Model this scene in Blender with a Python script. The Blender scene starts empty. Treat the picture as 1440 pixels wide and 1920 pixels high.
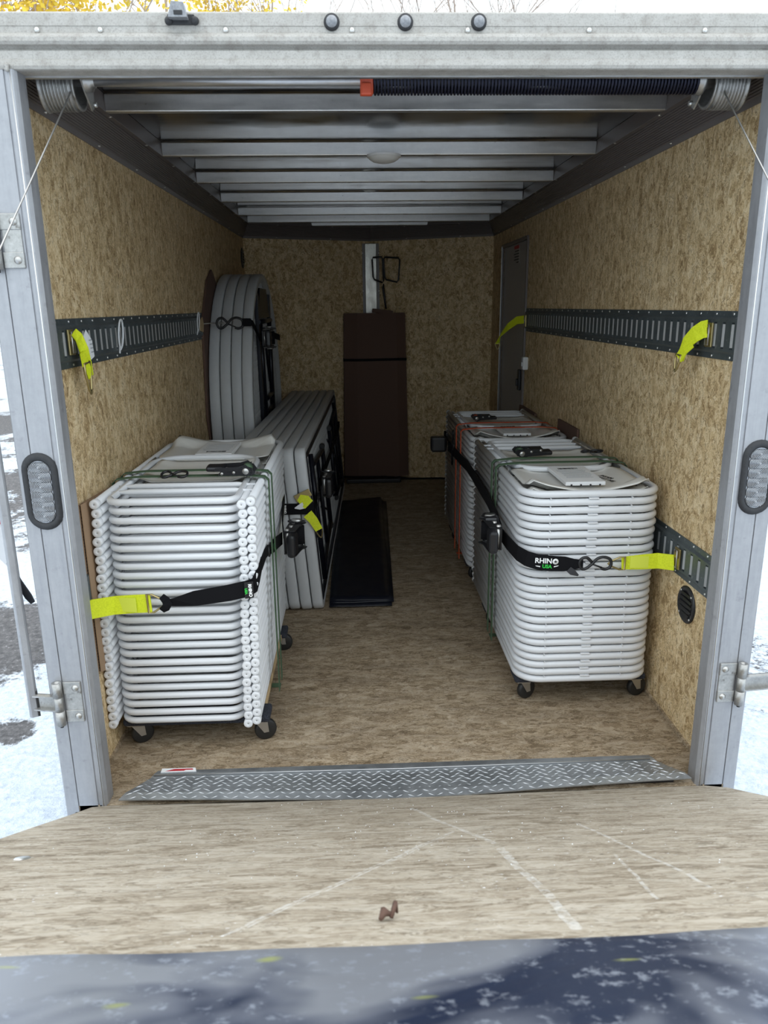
import bpy, bmesh, math, random
from mathutils import Vector, Matrix, noise
R = math.radians
random.seed(7)
sc = bpy.context.scene
col = sc.collection
# ---------------------------------------------------------------- camera
cam_d = bpy.data.cameras.new('camera'); cam = bpy.data.objects.new('camera', cam_d); col.objects.link(cam)
CF = Vector((0.03421574, 0.96374247, -0.26463133)); CR = Vector((0.99919107, -0.03858539, -0.01133017)); CU = Vector((0.02113027, 0.2640296, 0.96428309))
cam.matrix_world = Matrix(((CR.x, CU.x, -CF.x, -0.1186), (CR.y, CU.y, -CF.y, -1.8692), (CR.z, CU.z, -CF.z, 1.3589), (0, 0, 0, 1)))
cam_d.sensor_fit = 'HORIZONTAL'; cam_d.sensor_width = 36.0; cam_d.lens = 36.0 * 1410.0 / 1440.0
cam_d.clip_start = 0.02; cam_d.clip_end = 300
cam_d.dof.use_dof = True; cam_d.dof.focus_distance = 2.9; cam_d.dof.aperture_fstop = 9.0
sc.camera = cam
# ---------------------------------------------------------------- sky (overcast, open shade) and exposure
w = bpy.data.worlds.new('sky'); sc.world = w; w.use_nodes = True
wn = w.node_tree; wn.nodes.clear()
wo = wn.nodes.new('ShaderNodeOutputWorld'); wb = wn.nodes.new('ShaderNodeBackground')
wt = wn.nodes.new('ShaderNodeTexCoord'); wsx = wn.nodes.new('ShaderNodeSeparateXYZ'); wr = wn.nodes.new('ShaderNodeValToRGB')
wn.links.new(wt.outputs['Generated'], wsx.inputs[0]); wn.links.new(wsx.outputs['Z'], wr.inputs[0])
wr.color_ramp.elements[0].position = 0.0; wr.color_ramp.elements[0].color = (0.60, 0.69, 0.74, 1)
e_ = wr.color_ramp.elements.new(0.35); e_.color = (0.66, 0.745, 0.80, 1)
wr.color_ramp.elements[2].position = 0.85; wr.color_ramp.elements[2].color = (0.93, 0.97, 1.0, 1)
wn.links.new(wr.outputs[0], wb.inputs[0]); wb.inputs[1].default_value = 1.2
wn.links.new(wb.outputs[0], wo.inputs[0])
sc.view_settings.view_transform = 'Standard'; sc.view_settings.look = 'None'
sc.view_settings.gamma = 1.0; sc.view_settings.use_curve_mapping = False
sc.view_settings.exposure = 1.06
sc.cycles.max_bounces = 10; sc.cycles.diffuse_bounces = 7; sc.cycles.glossy_bounces = 5

# ---------------------------------------------------------------- materials
def mat(name, colr=(.5, .5, .5), rough=.5, metal=0.0, spec=.5, coat=0.0):
    m = bpy.data.materials.new(name); m.use_nodes = True
    b = m.node_tree.nodes['Principled BSDF']
    b.inputs['Base Color'].default_value = (*colr, 1); b.inputs['Roughness'].default_value = rough
    b.inputs['Metallic'].default_value = metal; b.inputs['Specular IOR Level'].default_value = spec
    b.inputs['Coat Weight'].default_value = coat
    return m
class NT:
    def __init__(s, m): s.m = m; s.t = m.node_tree; s.b = s.t.nodes['Principled BSDF']; s.tc = None
    def n(s, ty, **k):
        x = s.t.nodes.new(ty)
        for a, v in k.items(): setattr(x, a, v)
        return x
    def l(s, a, b): s.t.links.new(a, b)
    def co(s, scale=(1, 1, 1), rot=(0, 0, 0), loc=(0, 0, 0)):
        if not s.tc: s.tc = s.n('ShaderNodeTexCoord')
        mp = s.n('ShaderNodeMapping'); mp.inputs['Scale'].default_value = scale; mp.inputs['Rotation'].default_value = rot; mp.inputs['Location'].default_value = loc
        s.l(s.tc.outputs['Object'], mp.inputs[0]); return mp.outputs[0]
    def noise(s, v, scale, detail=4, rough=.55, dist=0):
        x = s.n('ShaderNodeTexNoise'); x.inputs['Scale'].default_value = scale; x.inputs['Detail'].default_value = detail
        x.inputs['Roughness'].default_value = rough; x.inputs['Distortion'].default_value = dist; s.l(v, x.inputs['Vector']); return x
    def vor(s, v, scale, feature='F1'):
        x = s.n('ShaderNodeTexVoronoi'); x.feature = feature; x.inputs['Scale'].default_value = scale; s.l(v, x.inputs['Vector']); return x
    def ramp(s, f, stops):
        x = s.n('ShaderNodeValToRGB'); e = x.color_ramp.elements
        while len(e) < len(stops): e.new(.5)
        for i, (p, c) in enumerate(stops):
            e[i].position = p; e[i].color = (*c, 1) if len(c) == 3 else c
        s.l(f, x.inputs[0]); return x.outputs[0]
    def mix(s, f, a, b, mode='MIX'):
        x = s.n('ShaderNodeMixRGB'); x.blend_type = mode
        for i, v in ((0, f), (1, a), (2, b)):
            if hasattr(v, 'links'): s.l(v, x.inputs[i])
            elif isinstance(v, (int, float)): x.inputs[i].default_value = v
            else: x.inputs[i].default_value = (*v, 1)
        return x.outputs[0]
    def math(s, op, a, b=0.0):
        x = s.n('ShaderNodeMath', operation=op)
        for i, v in ((0, a), (1, b)):
            if hasattr(v, 'links'): s.l(v, x.inputs[i])
            else: x.inputs[i].default_value = v
        return x.outputs[0]
    def col(s, o): s.l(o, s.b.inputs['Base Color'])
    def rgh(s, o): s.l(o, s.b.inputs['Roughness'])
    def bump(s, h, dist=.002, st=.5):
        x = s.n('ShaderNodeBump'); x.inputs['Distance'].default_value = dist; x.inputs['Strength'].default_value = st
        s.l(h, x.inputs['Height']); s.l(x.outputs[0], s.b.inputs['Normal'])

def osb(name, pal, axis='YZ', stretch=(1, 1, 1), flake=62, dark=.8, dist=1.6):
    """wood strand board: small swirling flakes outlined by thin dark strand edges"""
    m = mat(name, rough=.72, spec=.25); t = NT(m)
    v = t.co(stretch)
    wob = t.noise(v, 14, 3, .6)
    vm = t.n('ShaderNodeVectorMath', operation='MULTIPLY_ADD'); t.l(wob.outputs['Color'], vm.inputs[0]); vm.inputs[1].default_value = (.09, .09, .09); t.l(v, vm.inputs[2])
    dv = vm.outputs[0]
    fl = t.vor(dv, flake); fl2 = t.vor(dv, flake * .5)
    sx = t.n('ShaderNodeSeparateColor'); t.l(fl.outputs['Color'], sx.inputs[0])
    sx2 = t.n('ShaderNodeSeparateColor'); t.l(fl2.outputs['Color'], sx2.inputs[0])
    st = t.noise(dv, flake * 1.3, 6, .70, dist * 1.5)
    f = t.math('ADD', t.math('MULTIPLY', sx.outputs[0], .15), t.math('ADD', t.math('MULTIPLY', sx2.outputs[1], .10), t.math('MULTIPLY', st.outputs['Fac'], .78)))
    c = t.ramp(f, [(.37, pal[0]), (.455, pal[1]), (.53, pal[2]), (.64, pal[3])])
    ln = t.noise(dv, flake * .95, 1.5, .5, dist * 1.2)
    rd = t.math('ABSOLUTE', t.math('SUBTRACT', ln.outputs['Fac'], .5))
    k = t.ramp(rd, [(.022, (1, 1, 1)), (.045, (0, 0, 0))])
    gate = t.ramp(t.noise(dv, flake * .5, 3, .6).outputs['Fac'], [(.42, (0, 0, 0)), (.54, (1, 1, 1))])
    c = t.mix(t.math('MULTIPLY', t.math('MULTIPLY', k, gate), dark), c, tuple(x * .60 for x in pal[0]))
    spots = t.noise(t.co((1, 1, 1), loc=(3, 1, 2)), 24, 2, .5)
    k2 = t.ramp(spots.outputs['Fac'], [(.755, (0, 0, 0)), (.78, (1, 1, 1))])
    c = t.mix(t.math('MULTIPLY', k2, .75), c, tuple(x * .2 for x in pal[0]))
    big = t.noise(v, 1.6, 3)
    c = t.mix(t.math('MULTIPLY', big.outputs['Fac'], .30), c, tuple(x * .78 for x in pal[1]))
    t.col(c); t.bump(f, .0012, .5)
    return m, t, c
M = {}
M['osb_wall'], _, _ = osb('osb_wall', [(.27, .165, .075), (.57, .41, .215), (.75, .57, .33), (.88, .73, .49)], stretch=(1, 1.15, .75))
M['osb_floor'], tf, cf = osb('osb_floor', [(.14, .10, .06), (.29, .215, .135), (.41, .32, .215), (.52, .43, .32)], stretch=(.6, 1.5, 1), flake=56, dark=.6)
g = tf.noise(tf.co((1.2, 4, 1), loc=(5, 2, 0)), 3.2, 4, .6)
k = tf.ramp(g.outputs['Fac'], [(.42, (0, 0, 0)), (.68, (1, 1, 1))])
tf.col(tf.mix(tf.math('MULTIPLY', k, .3), cf, (.10, .075, .055)))
M['osb_ramp'], tr_, cr = osb('osb_ramp', [(.20, .160, .112), (.37, .31, .235), (.47, .41, .325), (.56, .505, .42)], stretch=(.36, 1.35, 1), flake=46, dark=.5)
# snow dust, scuffs and scratches on the ramp boards
lines = None
def scratch(t, x0, y0, dx, dy, wd, L0, L1):
    """mask of a thin worn line through (x0,y0) along (dx,dy) in object space"""
    n_ = math.hypot(dx, dy); dx /= n_; dy /= n_
    wv = t.noise(t.co((1, 1, 1)), 5, 3); sp = t.n('ShaderNodeSeparateXYZ'); t.l(t.co((1, 1, 1), loc=(-x0, -y0, 0)), sp.inputs[0])
    X, Y = sp.outputs[0], sp.outputs[1]
    perp = t.math('ADD', t.math('MULTIPLY', X, -dy), t.math('MULTIPLY', Y, dx))
    perp = t.math('ADD', perp, t.math('MULTIPLY', t.math('SUBTRACT', wv.outputs['Fac'], .5), .03))
    al = t.math('ADD', t.math('MULTIPLY', X, dx), t.math('MULTIPLY', Y, dy))
    near = t.math('LESS_THAN', t.math('ABSOLUTE', perp), wd)
    a = t.math('MULTIPLY', t.math('GREATER_THAN', al, L0), t.math('LESS_THAN', al, L1))
    br = t.noise(t.co((1, 1, 1), loc=(x0 * 7, 0, 0)), 60, 4, .7)
    b_ = t.ramp(br.outputs['Fac'], [(.40, (0, 0, 0)), (.58, (1, 1, 1))])
    return t.math('MULTIPLY', t.math('MULTIPLY', near, a), b_)
msk = None
for a in ((-.16, -.93, -.60, -1, .0035, -.45, .30), (-.145, -.92, -.60, -1, .002, -.4, .28), (.0, -.22, .30, -1, .006, 0, .48), (.145, -.72, .03, -1, .008, 0, .5),
          (.36, -.50, .10, -1, .004, 0, .55), (.34, -.80, -.10, -1, .003, 0, .3)):
    s_ = scratch(tr_, *a); msk = s_ if msk is None else tr_.math('MAXIMUM', msk, s_)
c = tr_.mix(tr_.math('MULTIPLY', msk, .42), cr, (.80, .80, .78))
sn = tr_.noise(tr_.co((1, 1.4, 1), loc=(2, 7, 0)), 95, 3, .6); sn2 = tr_.noise(tr_.co((1, 1, 1), loc=(9, 3, 0)), 5, 3, .6)
k = tr_.math('MULTIPLY', tr_.ramp(sn.outputs['Fac'], [(.66, (0, 0, 0)), (.72, (1, 1, 1))]), tr_.ramp(sn2.outputs['Fac'], [(.45, (0, 0, 0)), (.62, (1, 1, 1))]))
c = tr_.mix(k, c, (.9, .92, .95))
tr_.col(c)

def brushed(name, c0, c1, rough=.4, metal=.7, stretch=(1, 1, 1), scale=14, spot=None):
    m = mat(name, c0, rough, metal); t = NT(m)
    a = t.noise(t.co(stretch), scale, 6, .65); b = t.noise(t.co((1, 1, 1), loc=(4, 4, 4)), scale * 5, 3, .7)
    c = t.ramp(t.math('ADD', t.math('MULTIPLY', a.outputs['Fac'], .7), t.math('MULTIPLY', b.outputs['Fac'], .3)), [(.32, c0), (.68, c1)])
    if spot:
        s = t.noise(t.co((1, 1, 1), loc=(8, 1, 5)), spot[0], 4, .7)
        c = t.mix(t.math('MULTIPLY', t.ramp(s.outputs['Fac'], [(.60, (0, 0, 0)), (.70, (1, 1, 1))]), spot[1]), c, spot[2])
    t.col(c); t.rgh(t.ramp(a.outputs['Fac'], [(.3, (rough - .08,) * 3), (.7, (rough + .12,) * 3)]))
    return m
M['header'] = brushed('weathered_aluminium', (.37, .35, .32), (.49, .475, .445), .6, .10, (1, 1, 1), 22, None)
t = NT(M['header']); lk_ = t.b.inputs['Base Color'].links[0].from_socket
s1 = t.noise(t.co((1, 1, 1), loc=(8, 1, 5)), 36, 6, .75); s2 = t.noise(t.co((1, 1, 1), loc=(2, 1, 5)), 260, 2, .6)
c_ = t.mix(t.math('MULTIPLY', t.ramp(s1.outputs['Fac'], [(.50, (0, 0, 0)), (.66, (1, 1, 1))]), .5), lk_, (.24, .215, .185))
c_ = t.mix(t.math('MULTIPLY', t.ramp(s2.outputs['Fac'], [(.52, (0, 0, 0)), (.62, (1, 1, 1))]), .35), c_, (.22, .20, .18)); t.col(c_)
M['post'] = brushed('post_aluminium', (.31, .315, .335), (.42, .425, .445), .46, .45, (7, 7, .8), 9, (30, .4, (.22, .22, .235)))
M['alu'] = brushed('bare_aluminium', (.42, .42, .43), (.60, .60, .61), .34, .85, (1, 12, 12), 8)
M['roof'] = brushed('roof_sheet', (.25, .24, .235), (.33, .32, .31), .13, .97, (1, 3, 3), 3)
M['strip'] = brushed('dull_nose_strip', (.30, .29, .26), (.46, .44, .40), .32, .8, (3, 3, 1.2), 5)
M['rib'] = brushed('galvanised_rib', (.60, .595, .585), (.76, .75, .735), .34, .9, (1.2, 8, 8), 7)
M['cove'] = mat('dark_cove_plastic', (.15, .13, .125), .40)
M['screw'] = mat('zinc_screw', (.72, .72, .70), .3, .9)
M['dark_steel'] = mat('dark_steel', (.02, .02, .022), .42, .3)
M['black'] = mat('black_plastic', (.012, .012, .014), .38)
M['webbing_black'] = mat('black_webbing', (.0045, .0045, .006), .85, 0, .2)
M['white_plate'] = mat('white_frame_paint', (.70, .715, .74), .32, 0, .5, .15)
M['white_resin'] = mat('white_resin', (.72, .71, .675), .38)
M['cap'] = mat('white_plastic_cap', (.73, .74, .76), .55)
M['table'] = brushed('grey_white_table_plastic', (.50, .51, .52), (.55, .56, .57), .5, 0, (1, 1, 1), 6)
M['honey'] = mat('honeycomb_plastic', (.42, .42, .42), .6)
M['table_frame'] = mat('blue_black_table_steel', (.006, .007, .014), .35, .2)
M['rail'] = brushed('galvanised_cargo_rail', (.085, .105, .115), (.14, .165, .175), .42, .55, (1, 2, 2), 8, (60, .5, (.30, .33, .34)))
M['tongue'] = mat('bright_rail_tongue', (.52, .54, .56), .35, .6)
M['yellow'] = mat('yellow_webbing', (.78, .86, .015), .65)
t = NT(M['yellow']); wv = t.noise(t.co((1, 1, 1)), 220, 2); t.bump(wv.outputs['Fac'], .0006, .5); t.col(t.ramp(wv.outputs['Fac'], [(.3, (.60, .68, .01)), (.6, (.72, .80, .02))]))
M['stitch'] = mat('pale_stitching', (.70, .77, .08), .8)
M['green'] = mat('green_webbing', (.07, .125, .07), .8)
M['orange'] = mat('orange_webbing', (.62, .095, .03), .7)
M['red_cone'] = mat('orange_red_cone', (.60, .09, .04), .5)
M['brass'] = mat('yellow_zinc', (.42, .34, .16), .32, .85)
M['card'] = mat('cardboard', (.33, .215, .13), .85)
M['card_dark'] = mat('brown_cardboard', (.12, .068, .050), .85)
M['carpet'] = mat('charcoal_carpet', (.018, .021, .030), .95)
t = NT(M['carpet']); wv = t.noise(t.co(), 300, 2); t.bump(wv.outputs['Fac'], .003, 1); t.col(t.ramp(wv.outputs['Fac'], [(.35, (.010, .012, .018)), (.7, (.05, .055, .075))]))
M['pine'] = brushed('pine_rail', (.48, .34, .18), (.62, .47, .28), .7, 0, (8, 1, 8), 6)
M['rubber'] = mat('black_rubber', (.016, .016, .016), .5)
M['steel'] = mat('zinc_steel', (.50, .49, .47), .36, .85)
M['door'] = mat('grey_door_skin', (.36, .34, .33), .45)
M['text_white'] = mat('white_print', (.85, .85, .85), .6)
M['text_green'] = mat('green_print', (.03, .50, .06), .6)
M['red'] = mat('red_print', (.45, .02, .03), .5)
M['paper'] = mat('white_paper_label', (.78, .79, .80), .6)
M['grey_print'] = mat('grey_print', (.30, .32, .34), .6)
M['ink'] = mat('black_ink', (.01, .01, .012), .6)
M['lens'] = mat('clear_lens', (.33, .34, .36), .15, .5, .6, .6)
M['lens_dark'] = mat('lens_ring_shadow', (.035, .035, .04), .2, .4)
M['lamp'] = mat('frosted_dome', (.72, .72, .70), .4)
M['grommet'] = brushed('dusty_black_rubber', (.012, .012, .014), (.035, .036, .04), .6, 0, (1, 1, 1), 90)
M['grommet_lens'] = brushed('dusty_smoked_lens', (.16, .165, .18), (.36, .37, .39), .4, .2, (1, 1, 1), 120)
M['bag'] = brushed('black_plastic_sheet', (.004, .005, .010), (.012, .014, .024), .35, 0, (1, 1, 1), 5)
M['bark'] = mat('bare_bark', (.42, .34, .29), .9)
M['leaf'] = mat('yellow_leaves', (.75, .54, .05), .6)
M['wall_skin'] = mat('white_outer_skin', (.62, .62, .63), .4)
M['hinge'] = brushed('stained_zinc', (.28, .275, .26), (.55, .545, .53), .4, .75, (1, 1, 1), 26, (30, .6, (.09, .075, .06)))
M['spring'] = mat('oiled_black_spring', (.014, .016, .034), .34, .5)
M['grip'] = mat('dark_grip', (.03, .03, .035), .6)
# diamond plate
M['tread'] = brushed('diamond_plate', (.30, .32, .34), (.48, .50, .52), .38, .75, (1, 1, 1), 20)
M['lug'] = mat('worn_bright_lug', (.52, .53, .54), .34, .9)
# metal ramp end: dented steel with blue-black tarnish and worn pale areas
m = mat('tarnished_ramp_end', rough=.42, metal=.6); t = NT(m)
a = t.noise(t.co((1, 1.2, 1), loc=(1.3, .4, 0)), 3.2, 3, .55, .6); b = t.noise(t.co(), 46, 4, .7)
sp_ = t.n('ShaderNodeSeparateXYZ'); t.l(t.co(), sp_.inputs[0])
fx = t.math('SUBTRACT', a.outputs['Fac'], t.math('MULTIPLY', sp_.outputs[0], .17))
c = t.ramp(fx, [(.42, (.035, .05, .10)), (.495, (.19, .21, .27)), (.61, (.38, .40, .45))])
c = t.mix(t.ramp(b.outputs['Fac'], [(.56, (0, 0, 0)), (.66, (.6, .6, .6))]), c, (.55, .60, .70))
y = t.noise(t.co((1, 2.6, 1), loc=(4.1, 8.3, 0)), 6, 2, .5); c = t.mix(t.ramp(y.outputs['Fac'], [(.70, (0, 0, 0)), (.74, (.7, .7, .7))]), c, (.60, .65, .18))
t.col(c); t.bump(a.outputs['Fac'], .02, .6); M['ramp_end'] = m
# snow and wet asphalt
m = mat('snowy_asphalt', rough=.8); t = NT(m)
a = t.noise(t.co((1, .6, 1), loc=(.4, .1, 0)), .62, 6, .62, .4); b = t.noise(t.co(), 34, 5, .75); c2 = t.noise(t.co((1, 1, 1)), 7, 5, .7)
sg = t.n('ShaderNodeSeparateXYZ'); t.l(t.co(), sg.inputs[0])
def blob(x, y, rx, ry):
    dx = t.math('MULTIPLY', t.math('SUBTRACT', sg.outputs[0], x), 1 / rx); dy = t.math('MULTIPLY', t.math('SUBTRACT', sg.outputs[1], y), 1 / ry)
    q = t.math('SQRT', t.math('ADD', t.math('MULTIPLY', dx, dx), t.math('MULTIPLY', dy, dy)))
    return t.ramp(q, [(.3, (1, 1, 1)), (1.0, (0, 0, 0))])
pt = blob(-2.15, 2.2, 1.0, .75)
for q_ in ((-1.75, 1.25, .22, .16), (-1.95, .75, .45, .30), (-3.6, 6.5, 2.0, .9), (-5.5, 11, 3.5, 1.2)): pt = t.math('MAXIMUM', pt, blob(*q_))
f = t.math('ADD', t.math('ADD', t.math('MULTIPLY', a.outputs['Fac'], .62), t.math('MULTIPLY', pt, -.16)), t.math('ADD', t.math('MULTIPLY', b.outputs['Fac'], .14), t.math('MULTIPLY', c2.outputs['Fac'], .24)))
f = t.math('ADD', f, .02)
asph = t.ramp(b.outputs['Fac'], [(.35, (.055, .055, .06)), (.62, (.16, .155, .16)), (.72, (.5, .5, .52))])
snow = t.ramp(b.outputs['Fac'], [(.3, (.42, .49, .59)), (.6, (.66, .72, .80))])
c = t.mix(t.ramp(f, [(.455, (0, 0, 0)), (.485, (1, 1, 1))]), asph, snow)
t.col(c); t.bump(f, .08, .8); M['ground'] = m

# ---------------------------------------------------------------- mesh helpers
class MB:
    def __init__(s): s.v = []; s.f = []; s.mi = []; s.sm = []; s.cm = 0; s.smooth = True
    def add(s, vs, fs, smooth=None):
        o = len(s.v); s.v += [tuple(x) for x in vs]
        for f in fs: s.f.append([i + o for i in f]); s.mi.append(s.cm); s.sm.append(s.smooth if smooth is None else smooth)
        return s
    def box(s, c, d, rot=None, bev=0.0, taper=(1, 1)):
        c = Vector(c); hx, hy, hz = d[0] / 2, d[1] / 2, d[2] / 2
        if bev <= 0:
            vs = [Vector((x * hx * (taper[0] if z > 0 else 1), y * hy * (taper[1] if z > 0 else 1), z * hz)) for z in (-1, 1) for y in (-1, 1) for x in (-1, 1)]
            fs = [(0, 2, 3, 1), (4, 5, 7, 6), (0, 1, 5, 4), (2, 6, 7, 3), (0, 4, 6, 2), (1, 3, 7, 5)]
        else:
            bm = bmesh.new(); bmesh.ops.create_cube(bm, size=1)
            for v in bm.verts: v.co = Vector((v.co.x * d[0], v.co.y * d[1], v.co.z * d[2]))
            bmesh.ops.bevel(bm, geom=bm.edges[:], offset=min(bev, min(d) * .45), segments=2, affect='EDGES', profile=.5)
            bm.verts.index_update(); vs = [v.co.copy() for v in bm.verts]; fs = [[v.index for v in f.verts] for f in bm.faces]; bm.free()
        if rot is not None: vs = [rot @ v for v in vs]
        return s.add([c + v for v in vs], fs, False)
    def tube(s, pts, r, n=10, closed=False, caps=True, flat=None):
        pts = [Vector(p) for p in pts]; m = len(pts)
        rs = r if isinstance(r, (list, tuple)) else [r] * m
        o = len(s.v); up = None; vs = []
        for i, p in enumerate(pts):
            a = pts[(i - 1) % m] if (closed or i > 0) else p; b = pts[(i + 1) % m] if (closed or i < m - 1) else p
            d = (b - a).normalized()
            if up is None:
                up = Vector((0, 0, 1)) if abs(d.z) < .9 else Vector((1, 0, 0))
            u = (up - d * up.dot(d))
            if u.length < 1e-5: u = Vector((0, 1, 0)) - d * d.y
            u.normalize(); up = u; w_ = d.cross(u)
            for k in range(n):
                an = 2 * math.pi * k / n; q = u * math.cos(an) * rs[i] + w_ * math.sin(an) * rs[i]
                if flat: q.z *= flat
                vs.append(p + q)
        fs = []
        for i in range(m if closed else m - 1):
            j = (i + 1) % m
            for k in range(n):
                k2 = (k + 1) % n; fs.append((i * n + k, i * n + k2, j * n + k2, j * n + k))
        s.add(vs, fs, True)
        if caps and not closed:
            s.add([], [], False)
            s.f.append([o + k for k in range(n)][::-1]); s.f.append([o + (m - 1) * n + k for k in range(n)])
            s.mi += [s.cm] * 2; s.sm += [False] * 2
        return s
    def cyl(s, a, b, r, n=16, r2=None):
        return s.tube([a, b], [r, r if r2 is None else r2], n)
    def lathe(s, c, axis, prof, n=24):
        """prof: list (along, radius) about axis through c"""
        c = Vector(c); ax = Vector(axis).normalized(); u = Vector((0, 0, 1)) if abs(ax.z) < .9 else Vector((1, 0, 0)); u = (u - ax * u.dot(ax)).normalized(); w_ = ax.cross(u)
        vs = []; 
        for (t_, r) in prof:
            for k in range(n):
                a = 2 * math.pi * k / n; vs.append(c + ax * t_ + (u * math.cos(a) + w_ * math.sin(a)) * r)
        fs = [(i * n + k, i * n + (k + 1) % n, (i + 1) * n + (k + 1) % n, (i + 1) * n + k) for i in range(len(prof) - 1) for k in range(n)]
        return s.add(vs, fs)
    def prism(s, poly, mapf, t0, t1, bevel=0):
        """poly 2D points -> mapf(u,v,t) at t0 and t1"""
        n = len(poly); vs = [mapf(u, v, t0) for u, v in poly] + [mapf(u, v, t1) for u, v in poly]
        fs = [list(range(n))[::-1], list(range(n, 2 * n))] + [(i, (i + 1) % n, (i + 1) % n + n, i + n) for i in range(n)]
        return s.add(vs, fs, False)
    def ribbon(s, pts, wd, w_, t_=.0025):
        """flat strap: pts path, wd width direction (one or per point)"""
        pts = [Vector(p) for p in pts]; m = len(pts); W = wd if isinstance(wd, list) else [wd] * m
        vs = []
        for i, p in enumerate(pts):
            d = (pts[min(i + 1, m - 1)] - pts[max(i - 1, 0)]).normalized(); x = Vector(W[i]); x = (x - d * x.dot(d)).normalized(); nn = d.cross(x)
            ww = w_[i] if isinstance(w_, list) else w_
            for (a, b) in ((-1, -1), (1, -1), (1, 1), (-1, 1)): vs.append(p + x * a * ww / 2 + nn * b * t_ / 2)
        fs = [(0, 1, 2, 3), tuple((m - 1) * 4 + k for k in (3, 2, 1, 0))]
        for i in range(m - 1):
            for k in range(4): fs.append((i * 4 + k, i * 4 + (k + 1) % 4, (i + 1) * 4 + (k + 1) % 4, (i + 1) * 4 + k))
        return s.add(vs, fs, False)
    def xf(s, mtx):
        s.v = [tuple(mtx @ Vector(v)) for v in s.v]; return s
    def mesh(s, name, mats, off=Vector((0, 0, 0))):
        me = bpy.data.meshes.new(name)
        me.from_pydata([(x - off.x, y_ - off.y, z - off.z) for x, y_, z in s.v], [], s.f)
        for m_ in (mats if isinstance(mats, (list, tuple)) else [mats]): me.materials.append(m_)
        me.polygons.foreach_set('use_smooth', s.sm); me.polygons.foreach_set('material_index', s.mi)
        bm = bmesh.new(); bm.from_mesh(me); bmesh.ops.recalc_face_normals(bm, faces=bm.faces[:]); bm.to_mesh(me); bm.free()
        me.update(); return me
def wloc(o):
    v = Vector((0, 0, 0))
    while o: v += o.location; o = o.parent
    return v
def tag(o, label=None, cat=None, group=None, kind=None):
    if label: o['label'] = label
    if cat: o['category'] = cat
    if group: o['group'] = group
    if kind: o['kind'] = kind
    return o
def thing(name, label, cat, loc=(0, 0, 0), group=None):
    o = bpy.data.objects.new(name, None); o.empty_display_size = .05; col.objects.link(o); o.location = loc
    return tag(o, label, cat, group)
def part(name, mb, mats, parent=None, label=None, kind=None, loc=None, solid=None):
    off = wloc(parent) if parent else Vector((0, 0, 0))
    o = bpy.data.objects.new(name, None) if mb is None else None
    if parent is None and loc is not None: off = Vector(loc)
    o = bpy.data.objects.new(name, mb.mesh(name, mats, off)); col.objects.link(o)
    if parent: o.parent = parent
    else: o.location = off
    return tag(o, label, None, None, kind)
def struct(name, mb, mats, label=None):
    o = part(name, mb, mats); o['kind'] = 'structure'
    if label: o['label'] = label
    return o
def inst(name, me, parent, loc=(0, 0, 0), rot=None):
    o = bpy.data.objects.new(name, me); col.objects.link(o); o.parent = parent; o.location = loc
    if rot: o.rotation_euler = rot
    return o
def copy_tree(o, parent=None):
    c = o.copy(); col.objects.link(c); c.parent = parent
    for ch in list(o.children): copy_tree(ch, c)
    return c
def rrect(x0, x1, y0, y1, r, n=6, z=0):
    pts = []
    for cx, cy, a0 in ((x1 - r, y1 - r, 0), (x0 + r, y1 - r, 90), (x0 + r, y0 + r, 180), (x1 - r, y0 + r, 270)):
        for k in range(n + 1):
            a = R(a0 + 90 * k / n); pts.append((cx + r * math.cos(a), cy + r * math.sin(a)))
    return pts
def text_mesh(s, size, name='txt', ext=.0004, off=.0006):
    cu = bpy.data.curves.new(name, 'FONT'); cu.body = s; cu.size = size; cu.extrude = ext; cu.offset = off; cu.align_x = 'CENTER'; cu.align_y = 'CENTER'
    o = bpy.data.objects.new(name, cu); col.objects.link(o); bpy.context.view_layer.update()
    me = bpy.data.meshes.new_from_object(o); bpy.data.objects.remove(o); return me
def put_text(name, s, size, material, parent, M4, bold=0, label=None):
    me = text_mesh(s, size); me.transform(M4); me.materials.clear(); me.materials.append(material)
    o = bpy.data.objects.new(name, me); col.objects.link(o); off = wloc(parent); me.transform(Matrix.Translation(-off)); o.parent = parent
    if label: o['label'] = label
    return o
def frame(o, x, y):
    x = Vector(x).normalized(); y = Vector(y); y = (y - x * y.dot(x)).normalized(); z = x.cross(y)
    return Matrix(((x.x, y.x, z.x, o[0]), (x.y, y.y, z.y, o[1]), (x.z, y.z, z.z, o[2]), (0, 0, 0, 1)))

# ================================================================ structure
WL, WR = -.907, .910; GZ = -.50; YN = 3.90; YC = 4.27; ROOF = 1.985
# ground
mb = MB(); n = 60
vs = []; 
for j in range(n + 1):
    for i in range(n + 1):
        x = -30 + 60 * i / n; y = -20 + 60 * j / n
        vs.append((x, y, GZ + .10 * noise.noise((x * .35, y * .35, 0)) * (1 if abs(x) > 1.6 else .3)))
mb.add(vs, [(j * (n + 1) + i, j * (n + 1) + i + 1, (j + 1) * (n + 1) + i + 1, (j + 1) * (n + 1) + i) for j in range(n) for i in range(n)], True)
struct('ground', mb, M['ground'], 'asphalt yard patched with snow around the trailer')
# floor
mb = MB(); mb.prism([(WL - .02, 0.0), (WR + .02, 0.0), (WR + .02, YN), (0.02, YC + .03), (WL - .02, YN)], lambda u, v, t: (u, v, t), -.02, 0)
struct('floor', mb, M['osb_floor'], 'worn strand board trailer floor')
mb = MB(); mb.box((0, 2.0, -.07), (1.88, 4.0, .10)); mb.box((-.0, -.0 + .03, -.07), (1.9, .05, .12))
struct('trim_1', mb, M['dark_steel'], 'steel sub-frame under the floor')
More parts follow.
